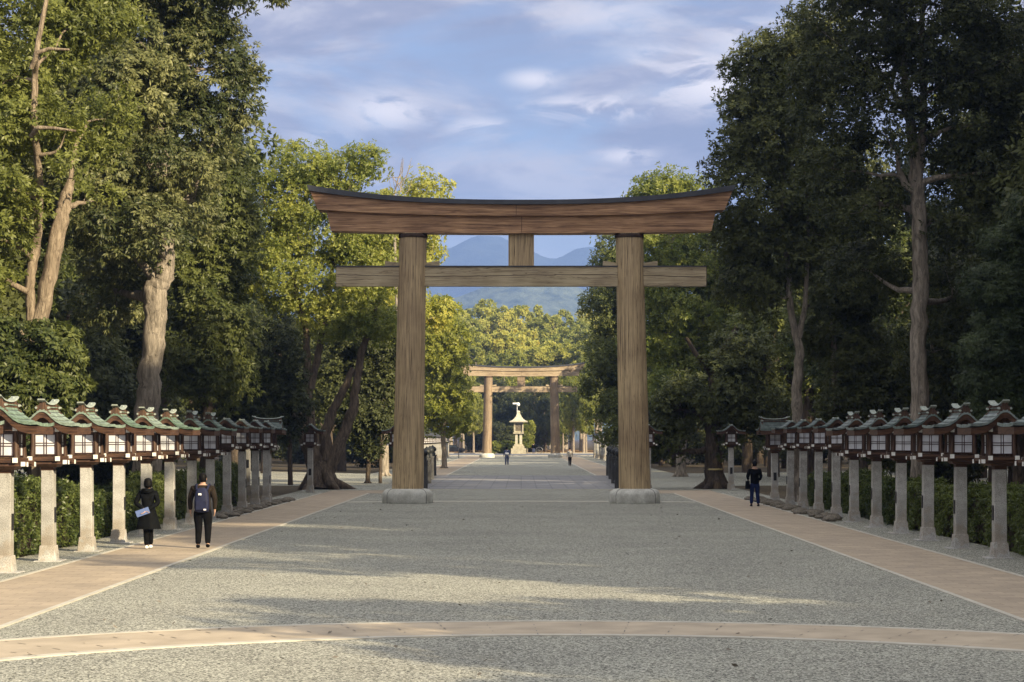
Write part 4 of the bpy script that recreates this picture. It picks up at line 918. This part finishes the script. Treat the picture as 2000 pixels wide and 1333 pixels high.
def person(label, loc, rz, Ht, arms, legs, top, bottom, shoes, hair='short', coat=None, build=1.0, facing=True, pack=None, skirt=None, sleeve='brown'):
    """figure facing +Y; arms: for left/right list of elbow, wrist; legs: knee, ankle for left/right"""
    t = thing('person', label, 'person', loc, rz); k = Ht/1.72; S = lambda *p: tuple(c*k for c in p)
    sh = .185*build
    body = [[S(0, 0, .93, .09), S(0, 0, 1.10, .085), S(0, .0, 1.28, .10), S(0, 0, 1.42, .07), S(0, .01, 1.50, .052), S(0, .02, 1.58, .082), S(0, .025, 1.66, .072)]]
    A = []; 
    for s, (el, wr) in zip((-1, 1), arms):
        hand = (wr[0]+(wr[0]-el[0])*.22, wr[1]+(wr[1]-el[1])*.22, wr[2]+(wr[2]-el[2])*.22)
        ch = [S(0, 0, 1.42, .07), S(s*sh, 0, 1.40, .055), S(*el, .04), S(*wr, .028), S(*hand, .03)]
        body.append(ch)
        dx = Vector(hand)-Vector(wr); dx.normalize(); sd = Vector((0, 1, 0)).cross(dx) if abs(dx.y) < .8 else Vector((0, 0, 1)).cross(dx); sd = Vector((0, 1, 0))*.8+sd*.2; sd.normalize()
        for f_, (o_, ln) in enumerate(((-.028, .065), (-.010, .078), (.010, .074), (.028, .058))):
            a0 = Vector(hand)+sd*o_+dx*.018; a1 = a0+dx*ln*.55+Vector((-s*.006, 0, 0)); a2 = a1+dx*ln*.45+Vector((-s*.016, 0, 0))
            body.append([S(*hand, .03), S(*a0, .010), S(*a1, .009), S(*a2, .008)])
        th = Vector(hand)-dx*.03+sd*.03; body.append([S(*hand, .03), S(*th, .012), S(*(th+dx*.035+sd*.012), .009)])
        A.append((el, wr))
    for s, (kn, an) in zip((-1, 1), legs):
        body.append([S(0, 0, .93, .09), S(s*.09*build, 0, .86, .07), S(*kn, .058), S(*an, .040), S(an[0], an[1]+.10, an[2]-.045, .032)])
    b = link('body', skin_mesh('body', body, MT['skin']), t)
    # head features: nose, ears
    mb = MB()
    mb.box(S(0, .112, 1.61)[:3], S(.022, .03, .04)); mb.box(S(-.084, .015, 1.61)[:3], S(.018, .03, .055)); mb.box(S(.084, .015, 1.61)[:3], S(.018, .03, .055)); part('face', mb, MT['skin'], t)
    # hair
    mb = MB(); n = 14; prof = [(.02, .118), (.06, .104), (.088, .075), (.1, .035), (.101, 0), (.098, -.045), (.09, -.08), (.07, -.10)]
    if hair == 'bob': prof = [(.02, .125), (.065, .11), (.095, .08), (.11, .035), (.114, -.01), (.116, -.06), (.10, -.11), (.07, -.125)]
    V = []
    for r, z in prof:
        for q in range(n):
            a = 2*math.pi*q/n; fr = math.sin(a); rr = r*(.82 if fr > .5 and z < .05 else 1.0)
            V.append((k*rr*math.cos(a)*.92, k*(.015+rr*fr*1.05-(.02 if fr > .5 and z < .05 else 0)), k*(1.64+z)))
    mb.add(V, [(i*n+q, (i+1)*n+q, (i+1)*n+(q+1) % n, i*n+(q+1) % n) for i in range(len(prof)-1) for q in range(n)]+[tuple(range(n))], 0, True)
    part('hair', mb, MT['hair'], t)
    # jacket: torso and sleeves
    jc = [[S(0, 0, .84, .17*build), S(0, 0, .93, .18*build), S(0, 0, 1.08, .165*build), S(0, 0, 1.25, .18*build), S(0, -.005, 1.40, .13*build), S(0, 0, 1.47, .07)]]
    for s, (el, wr) in zip((-1, 1), A): jc.append([S(0, -.005, 1.40, .13*build), S(s*sh, 0, 1.385, .085*build), S(*el, .066), S(wr[0], wr[1], wr[2]+.01, .050)])
    link('jacket', skin_mesh('jacket', jc, MT[top]), t)
    # trousers
    tc = [[S(0, 0, 1.02, .12*build), S(0, 0, .93, .145*build)]]
    for s, (kn, an) in zip((-1, 1), legs): tc.append([S(0, 0, .93, .145*build), S(s*.095*build, 0, .80, .115*build), S(*kn, .080*build), S(an[0], an[1], an[2]-.01, .066)])
    link('trousers', skin_mesh('trousers', tc, MT[bottom]), t)
    for s, (kn, an) in zip((-1, 1), legs):
        up = max(0, an[2]-.09)
        sc_ = [[S(an[0], an[1]-.07, an[2]-.035, .045), S(an[0], an[1]+.03, an[2]-.04, .045), S(an[0], an[1]+.13, an[2]-.052, .036)]]
        link('shoe', skin_mesh('shoe', sc_, MT[shoes]), t)
    if skirt:
        z0, z1, w0, w1 = skirt; mb = MB(); n = 28; V = []
        for i in range(9):
            u = i/8; z = z0+(z1-z0)*u; 
            for q in range(n):
                a = 2*math.pi*q/n; r = w0+(w1-w0)*u; r *= 1+.07*u*math.sin(a*5+1)+.04*u*math.sin(a*9)
                V.append((k*r*math.cos(a), k*r*.72*math.sin(a), k*z))
        mb.add(V, [(i*n+q, (i+1)*n+q, (i+1)*n+(q+1) % n, i*n+(q+1) % n) for i in range(8) for q in range(n)], 0, True); part('coat_skirt', mb, MT[top], t)
    return t, k
R_ = math.radians
xm = PX(396, 48.1)
person('man in a dark jacket walking away with a navy backpack on the left path', (xm, 48.1, .008), 0, 1.74,
       (((-.29, -.03, 1.13), (-.29, .03, .88)), ((.29, -.03, 1.13), (.275, .02, .89))), (((-.10, .06, .50), (-.115, .02, .09)), ((.12, .02, .50), (.14, -.16, .11))), 'brown', 'black', 'black', 'short', build=1.16)
t = thing('backpack', 'navy blue backpack with a small white badge on the back of the walking man', 'backpack', (xm+.01, 48.1-.20, 0))
def bp(m):
    n = 20; V = []
    prof = [(.86, .10, .05), (.88, .16, .09), (.98, .175, .115), (1.15, .17, .11), (1.30, .155, .085), (1.40, .12, .06), (1.44, .06, .035)]
    for z, w, d in prof:
        for q in range(n):
            a = 2*math.pi*q/n; ca, sa = math.cos(a), math.sin(a); V.append((w*math.copysign(abs(ca)**.55, ca), d*math.copysign(abs(sa)**.55, sa), z))
    m.add(V, [(i*n+q, i*n+(q+1) % n, (i+1)*n+(q+1) % n, (i+1)*n+q) for i in range(len(prof)-1) for q in range(n)], 0, True); m.add(V[:n], [tuple(range(n-1, -1, -1))]); m.add(V[-n:], [tuple(range(n))])
part_('bag', bp, MT['navy'], t)
part_('pocket', lambda m: m.box((0, -.115, 1.03), (.24, .05, .20), 0, .9), MT['navy'], t)
part_('badge', lambda m: m.lathe([(.03, 0), (.03, .012)], 12, 0, (-.02, -.118, 1.27)) or m.box((-.03, -.115, 1.285), (.07, .02, .05)), MT['white'], t)
part_('badge', lambda m: m.box((.09, -.14, .93), (.06, .012, .035)), MT['white'], t)
for s in (-1, 1): part_('strap', lambda m: m.tube([(s*.12, 0, 1.38), (s*.15, .10, 1.50), (s*.15, .20, 1.51), (s*.15, .33, 1.42), (s*.17, .34, 1.2)], [.028]*5, 6), MT['navy'], t)
xw = PX(289, 47.8)
person('woman in a long black hooded coat and pale shoes walking away on the left path', (xw, 47.8, .008), 0, 1.62,
       (((-.30, -.07, 1.14), (-.07, -.185, .99)), ((.27, -.07, 1.14), (.02, -.20, .97))), (((-.05, .03, .50), (-.03, -.02, .09)), ((.05, .08, .52), (.045, .12, .10))), 'blackcoat', 'black', 'white', 'bob', build=.98, skirt=(1.08, .50, .165, .30))
pw_ = bpy.data.objects[[o.name for o in COL.objects if o.name.startswith('person')][-1]]
mb = MB(); mb.lathe([(.10, 1.30), (.15, 1.33), (.155, 1.38), (.12, 1.42)], 18, 0, (0, -.05, 0)); part('hood', mb, MT['blackcoat'], pw_)
mb = MB(); mb.box((0, 0, 0), (.32, .008, .15)); o = part('leaflet', mb, MT['blue'], None); o.location = (xw-.08, 47.8-.235, .88); o.rotation_euler = (0, R_(-20), 0); tag(o, 'blue printed leaflet held behind the back of the woman in black', 'leaflet')
xj = PX(1474, 77.6)
person('person in a dark jacket and blue jeans walking away on the right path', (xj, 77.6, .008), R_(8), 1.70,
       (((-.27, .06, 1.16), (-.20, .20, 1.02)), ((.27, .05, 1.15), (.22, .16, .98))), (((-.10, .05, .50), (-.13, .0, .09)), ((.11, .0, .5), (.13, -.06, .09))), 'blackcoat', 'jean', 'black', 'short', build=1.02)
t = thing('shoulder_bag', 'dark bag hanging at the left hip of the person in jeans', 'bag', (xj-.27, 77.6, .0)); part_('bag', lambda m: m.box((0, 0, .82), (.16, .34, .30), 0, .8), MT['black'], t); part_('strap', lambda m: m.tube([(0, 0, .96), (.12, 0, 1.3), (.24, 0, 1.44)], [.012]*3, 5), MT['black'], t)
xa = PX(990, 192)
person('distant person in slate blue clothes walking away down the avenue, pale pouch on the back', (xa, 192, 0), 0, 1.72,
       (((-.27, -.02, 1.15), (-.28, .05, .9)), ((.27, -.02, 1.15), (.28, .04, .9))), (((-.10, .04, .50), (-.11, -.03, .09)), ((.10, .02, .5), (.11, .08, .09))), 'slate', 'slate', 'white', 'short', build=1.1)
t = thing('waist_pouch', 'pale pouch on the back of the distant person in slate blue', 'bag', (xa, 191.8, 1.15)); part_('pouch', lambda m: m.tube([(-.16, 0, .02), (-.08, -.05, 0), (.08, -.05, 0), (.16, 0, .02)], [.06, .10, .10, .06], 10), MT['white'], t); part_('strap', lambda m: m.tube([(-.16, .03, .02), (-.05, .03, .2), (.14, .1, .33)], [.02]*3, 6), MT['white'], t)
person('distant person in a pale jacket and black trousers walking towards the camera', (PX(1113, 190), 190, 0), math.pi, 1.66,
       (((-.26, .02, 1.15), (-.27, .05, .9)), ((.26, -.02, 1.15), (.27, .08, .9))), (((-.08, .06, .50), (-.07, .05, .09)), ((.08, .0, .5), (.07, -.05, .09))), 'beige', 'black', 'black', 'short', build=1.0)
person('far away person in dark clothes standing beside the rickshaw', (PX(1042, 341), 341, 0), math.pi, 1.72,
       (((-.27, -.02, 1.15), (-.28, .05, .9)), ((.27, -.02, 1.15), (.28, .04, .9))), (((-.10, .04, .50), (-.11, 0, .09)), ((.10, .02, .5), (.11, 0, .09))), 'black', 'slate', 'black', 'short', build=1.1)
# rickshaw
t = thing('rickshaw', 'black two wheeled rickshaw parked at the roadside beyond the far gate', 'rickshaw', (PX(1053, 337), 337, 0))
for y in (-.5, .5):
    def wheel(m):
        m.tube([(.55*math.cos(a), y, .56+.55*math.sin(a)) for a in [k*math.pi/12 for k in range(25)]], [.035]*25, 6, 0, False)
        for k in range(8): a = k*math.pi/4; m.tube([(0, y, .56), (.54*math.cos(a), y, .56+.54*math.sin(a))], [.014]*2, 4)
    part_('wheel', wheel, MT['metal'], t)
    part_('shaft', lambda m: m.tube([(0, y*.8, .7), (1.2, y*.8, .55), (2.2, y*.8, .12)], [.035]*3, 6), MT['black'], t)
part_('seat', lambda m: (m.box((.1, 0, .85), (.8, .85, .18)), m.box((-.3, 0, 1.15), (.14, .85, .7)), m.box((.65, 0, .55), (.5, .8, .06))), MT['black'], t)
part_('hood', lambda m: m.tube([(-.65, 0, .8), (-.6, 0, 1.2), (-.35, 0, 1.45), (-.1, 0, 1.5)], [.14, .2, .2, .1], 10, 0, True, 1, 2), MT['black'], t)
# parked car on the road
t = thing('parked_car', 'dark car parked under the trees left of the far gate', 'car', (PX(884, 352), 352, 0))
def carb(m):
    P = [(-2.1, .3), (2.1, .3), (2.15, .7), (1.9, .88), (1.0, .95), (.5, 1.38), (-1.1, 1.42), (-1.8, 1.0), (-2.15, .9)]; m.prism(P, -.82, .82)
part_('body', carb, MT['carpaint'], t)
part_('windscreen', lambda m: (m.prism([(-1.6, 1.0), (.85, 1.0), (.45, 1.33), (-1.05, 1.36)], -.83, .83)), MT['glass'], t)
for x in (-1.3, 1.3):
    for y in (-.75, .75): part_('wheel', lambda m: m.tube([(x, y-.1, .32), (x, y+.1, .32)], [.32]*2, 16), MT['black'], t)
# small stone markers in the side clearings
for (px, d, lab) in ((484, 112, 'small stone marker with a dark plate behind the end of the left lantern row'), (1552, 112, 'small stone marker with a dark plate behind the plain lanterns on the right')):
    t = thing('stone_marker', lab, 'marker', (PX(px, d), d, 0)); part_('slab', lambda m: m.box((0, 0, 1.15), (.27, .27, 2.3), 0, .95), MT['granite'], t); part_('plate', lambda m: m.box((0, -.14, 1.2), (.16, .02, .45)), MT['plaque'], t)

# ------------------------------------------------------------------ mountains
def terrain(name, prof, Y0, Y1, Yr, wid, mat, seed, amp, nx=220, ny=70, lac=1.0):
    R = np.random.default_rng(seed)
    xs = np.linspace(-wid, wid, nx); ys = np.linspace(Y0, Y1, ny)
    pz = np.interp(CX+xs/Yr*F, [p[0] for p in prof], [PZ(p[1], Yr) for p in prof])
    X, Y = np.meshgrid(xs, ys)
    tt = np.where(Y < Yr, (Y-Y0)/(Yr-Y0), (Y1-Y)/(Y1-Yr)); base = pz[None, :]*np.clip(tt, 0, 1)**.8
    nz = np.zeros_like(X)
    for o in range(5):
        fr = lac*2**o/wid*3; 
        for _ in range(3):
            a = R.uniform(0, 6.28); ph = R.uniform(0, 6.28); w1 = R.uniform(.7, 1.3)
            nz += np.abs(np.sin((X*math.cos(a)+Y*math.sin(a)*.6)*fr*w1+ph))*(.55**o)
    nz = nz/nz.max()
    Z = base-amp*nz*np.clip(1-np.abs(tt-.5)*0, 0, 1)*np.where(tt > .985, 0, 1)*(1-tt**6)*np.clip(base/80, 0, 1)
    V = np.stack([X, Y, Z-.5], -1).reshape(-1, 3); mb = MB()
    Fc = [(j*nx+i, j*nx+i+1, (j+1)*nx+i+1, (j+1)*nx+i) for j in range(ny-1) for i in range(nx-1)]
    me = bpy.data.meshes.new(name); me.from_pydata(V.tolist(), [], Fc); me.materials.append(mat)
    me.polygons.foreach_set('use_smooth', [True]*len(me.polygons)); o = link(name, me); return tag(o, kind='structure')
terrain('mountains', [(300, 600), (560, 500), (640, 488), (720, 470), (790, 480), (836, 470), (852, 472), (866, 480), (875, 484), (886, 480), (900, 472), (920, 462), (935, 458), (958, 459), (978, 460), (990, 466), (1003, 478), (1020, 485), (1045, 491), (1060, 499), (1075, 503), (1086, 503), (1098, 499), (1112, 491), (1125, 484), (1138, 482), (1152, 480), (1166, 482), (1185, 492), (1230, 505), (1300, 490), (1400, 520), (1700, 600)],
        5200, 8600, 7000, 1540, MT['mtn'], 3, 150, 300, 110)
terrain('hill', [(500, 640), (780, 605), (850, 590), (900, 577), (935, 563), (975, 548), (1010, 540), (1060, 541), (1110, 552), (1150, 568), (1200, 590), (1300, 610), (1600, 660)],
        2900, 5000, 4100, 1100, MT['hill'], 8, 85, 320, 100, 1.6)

# ------------------------------------------------------------------ air
mb = MB(); mb.box((0, 4200, 378), (9000, 9200, 760)); o = part('haze', mb, []) if False else None
me = mb.mesh('haze', []); hz = bpy.data.materials.new('haze_air'); hz.use_nodes = True; nt = hz.node_tree; nt.nodes.clear()
mo = N(nt, 'ShaderNodeOutputMaterial'); pv = N(nt, 'ShaderNodeVolumePrincipled'); pv.inputs['Color'].default_value = (.30, .48, 1.0, 1); pv.inputs['Density'].default_value = 1.75e-4; pv.inputs['Anisotropy'].default_value = 0.0
nt.links.new(pv.outputs[0], mo.inputs['Volume']); me.materials.append(hz); tag(link('haze', me), 'faint blue air over the whole avenue', 'haze', None, 'stuff')

# ------------------------------------------------------------------ light and sky
SUN_AZ = 46.0; SUN_EL = 22.0     # azimuth: degrees from straight behind the camera towards the right
a = R_(SUN_AZ); e = R_(SUN_EL); sd = Vector((math.sin(a)*math.cos(e), -math.cos(a)*math.cos(e), math.sin(e)))
L = bpy.data.lights.new('sun', 'SUN'); L.energy = 5.0; L.angle = R_(.5); L.color = (1.0, .83, .55)
so = bpy.data.objects.new('sun', L); COL.objects.link(so); so.rotation_euler = sd.to_track_quat('Z', 'Y').to_euler(); so.location = (60, -60, 60)
w = bpy.data.worlds.new('World'); sc.world = w; w.use_nodes = True; nt = w.node_tree; bg = nt.nodes['Background']
sky = N(nt, 'ShaderNodeTexSky', sky_type='NISHITA'); sky.sun_disc = False; sky.sun_elevation = e
sky.sun_rotation = math.atan2(sd.x, sd.y); sky.air_density = 1.0; sky.dust_density = .6; sky.ozone_density = 2.0; sky.altitude = 60
tc = N(nt, 'ShaderNodeTexCoord'); mp = N(nt, 'ShaderNodeMapping'); mp.inputs['Scale'].default_value = (1, 1, 3.0); mp.inputs['Rotation'].default_value = (0, R_(5), 0)
nt.links.new(tc.outputs['Generated'], mp.inputs['Vector'])
n1 = N(nt, 'ShaderNodeTexNoise', i_Scale=7.5, i_Detail=9.0, i_Roughness=.58, i_Distortion=.45); nt.links.new(mp.outputs[0], n1.inputs['Vector'])
r1 = ramp(nt, [(.30, (0, 0, 0)), (.47, (1, 1, 1))]); nt.links.new(n1.outputs['Fac'], r1.inputs[0])
n2 = N(nt, 'ShaderNodeTexNoise', i_Scale=24.0, i_Detail=10.0, i_Roughness=.6, i_Distortion=.7); nt.links.new(mp.outputs[0], n2.inputs['Vector'])
# cloudlets at their places in the sky (direction vectors)
def dirof(px, py): v = Vector(((px-CX)/F, 1, (CY-py)/F)); v.normalize(); return v
acc = None
for (px, py, rx, ry, s) in ((1040, 155, 50, 18, .8), (1150, 212, 110, 26, 1.0), (760, 215, 80, 34, .85), (935, 250, 55, 20, .75), (1225, 305, 55, 16, .85), (1390, 160, 110, 55, 1.0), (1500, 80, 120, 40, .8), (1200, 30, 120, 30, .4), (1280, 110, 60, 25, .5), (620, 270, 90, 20, .35)):
    v = dirof(px, py); sb = N(nt, 'ShaderNodeVectorMath', operation='SUBTRACT'); nt.links.new(tc.outputs['Generated'], sb.inputs[0]); sb.inputs[1].default_value = v
    ml = N(nt, 'ShaderNodeVectorMath', operation='MULTIPLY'); nt.links.new(sb.outputs[0], ml.inputs[0]); ml.inputs[1].default_value = (F/rx*.8, 3.0, F/ry*.8)
    ln = N(nt, 'ShaderNodeVectorMath', operation='LENGTH'); nt.links.new(ml.outputs[0], ln.inputs[0])
    mr = N(nt, 'ShaderNodeMapRange', interpolation_type='SMOOTHSTEP'); mr.inputs['From Min'].default_value = 1.3; mr.inputs['From Max'].default_value = .0; mr.inputs['To Max'].default_value = s
    nt.links.new(ln.outputs['Value'], mr.inputs['Value'])
    if acc is None: acc = mr.outputs[0]
    else: mxn = N(nt, 'ShaderNodeMath', operation='MAXIMUM'); nt.links.new(acc, mxn.inputs[0]); nt.links.new(mr.outputs[0], mxn.inputs[1]); acc = mxn.outputs[0]
r2 = ramp(nt, [(.42, (0, 0, 0)), (.52, (1, 1, 1))]); nt.links.new(n2.outputs['Fac'], r2.inputs[0])
pm = N(nt, 'ShaderNodeMath', operation='MULTIPLY'); nt.links.new(acc, pm.inputs[0]); nt.links.new(r2.outputs[0], pm.inputs[1])
el_ = N(nt, 'ShaderNodeSeparateXYZ'); nt.links.new(tc.outputs['Generated'], el_.inputs[0])
fade = N(nt, 'ShaderNodeMapRange'); fade.inputs['From Min'].default_value = .06; fade.inputs['From Max'].default_value = .13; nt.links.new(el_.outputs['Z'], fade.inputs['Value'])
gm = N(nt, 'ShaderNodeMath', operation='MULTIPLY'); nt.links.new(r1.outputs[0], gm.inputs[0]); nt.links.new(fade.outputs[0], gm.inputs[1])
gm2 = N(nt, 'ShaderNodeMath', operation='MULTIPLY'); nt.links.new(gm.outputs[0], gm2.inputs[0]); gm2.inputs[1].default_value = .95
K = 1.0
hi = N(nt, 'ShaderNodeMapRange', interpolation_type='SMOOTHSTEP'); hi.inputs['From Min'].default_value = .25; hi.inputs['From Max'].default_value = .6; nt.links.new(el_.outputs['Z'], hi.inputs['Value'])
tint = N(nt, 'ShaderNodeMixRGB', blend_type='MULTIPLY', i_Fac=1.0); tint.inputs['Color2'].default_value = (.80, .72, .80, 1); nt.links.new(sky.outputs[0], tint.inputs['Color1'])
n5 = N(nt, 'ShaderNodeTexNoise', i_Scale=11.0, i_Detail=8.0, i_Roughness=.6, i_Distortion=.4); nt.links.new(mp.outputs[0], n5.inputs['Vector'])
r5 = ramp(nt, [(.40, (2.5, 2.45, 3.2)), (.50, (3.4, 3.25, 3.9)), (.60, (5.2, 4.8, 5.1))]); r5.color_ramp.elements[0].color = (2.0/6, 2.0/6, 2.65/6, 1); r5.color_ramp.elements[1].color = (2.9/6, 2.75/6, 3.3/6, 1); r5.color_ramp.elements[2].color = (5.0/6, 4.6/6, 4.7/6, 1)
nt.links.new(n5.outputs['Fac'], r5.inputs[0]); s5 = N(nt, 'ShaderNodeVectorMath', operation='SCALE'); s5.inputs['Scale'].default_value = 6.0; nt.links.new(r5.outputs[0], s5.inputs[0])
cl = N(nt, 'ShaderNodeMixRGB'); nt.links.new(s5.outputs[0], cl.inputs['Color1']); cl.inputs['Color2'].default_value = (9.6, 9.2, 8.8, 1); nt.links.new(hi.outputs[0], cl.inputs['Fac'])
mA = N(nt, 'ShaderNodeMixRGB'); nt.links.new(cl.outputs[0], mA.inputs['Color2']); nt.links.new(gm2.outputs[0], mA.inputs['Fac']); nt.links.new(tint.outputs[0], mA.inputs['Color1'])
mB = N(nt, 'ShaderNodeMixRGB'); mB.inputs['Color2'].default_value = (8.6, 7.8, 7.4, 1); nt.links.new(pm.outputs[0], mB.inputs['Fac']); nt.links.new(mA.outputs[0], mB.inputs['Color1'])
nt.links.new(mB.outputs[0], bg.inputs['Color']); bg.inputs['Strength'].default_value = .077

# ------------------------------------------------------------------ camera and render
cam = bpy.data.cameras.new('camera'); co = bpy.data.objects.new('camera', cam); COL.objects.link(co); sc.camera = co
co.location = (0, 0, H); co.rotation_euler = (math.pi/2, 0, 0); cam.lens = 36*F/2000; cam.sensor_width = 36
cam.shift_x = -(CX-1000)/2000; cam.shift_y = (CY-666.5)/2000; cam.clip_end = 20000; cam.clip_start = .1
sc.view_settings.view_transform = 'Standard'; sc.view_settings.look = 'None'; sc.view_settings.gamma = 1; sc.view_settings.use_curve_mapping = False
sc.view_settings.exposure = 1.05
sc.render.engine = 'CYCLES'; sc.cycles.max_bounces = 5; sc.cycles.volume_bounces = 0; sc.cycles.transparent_max_bounces = 8
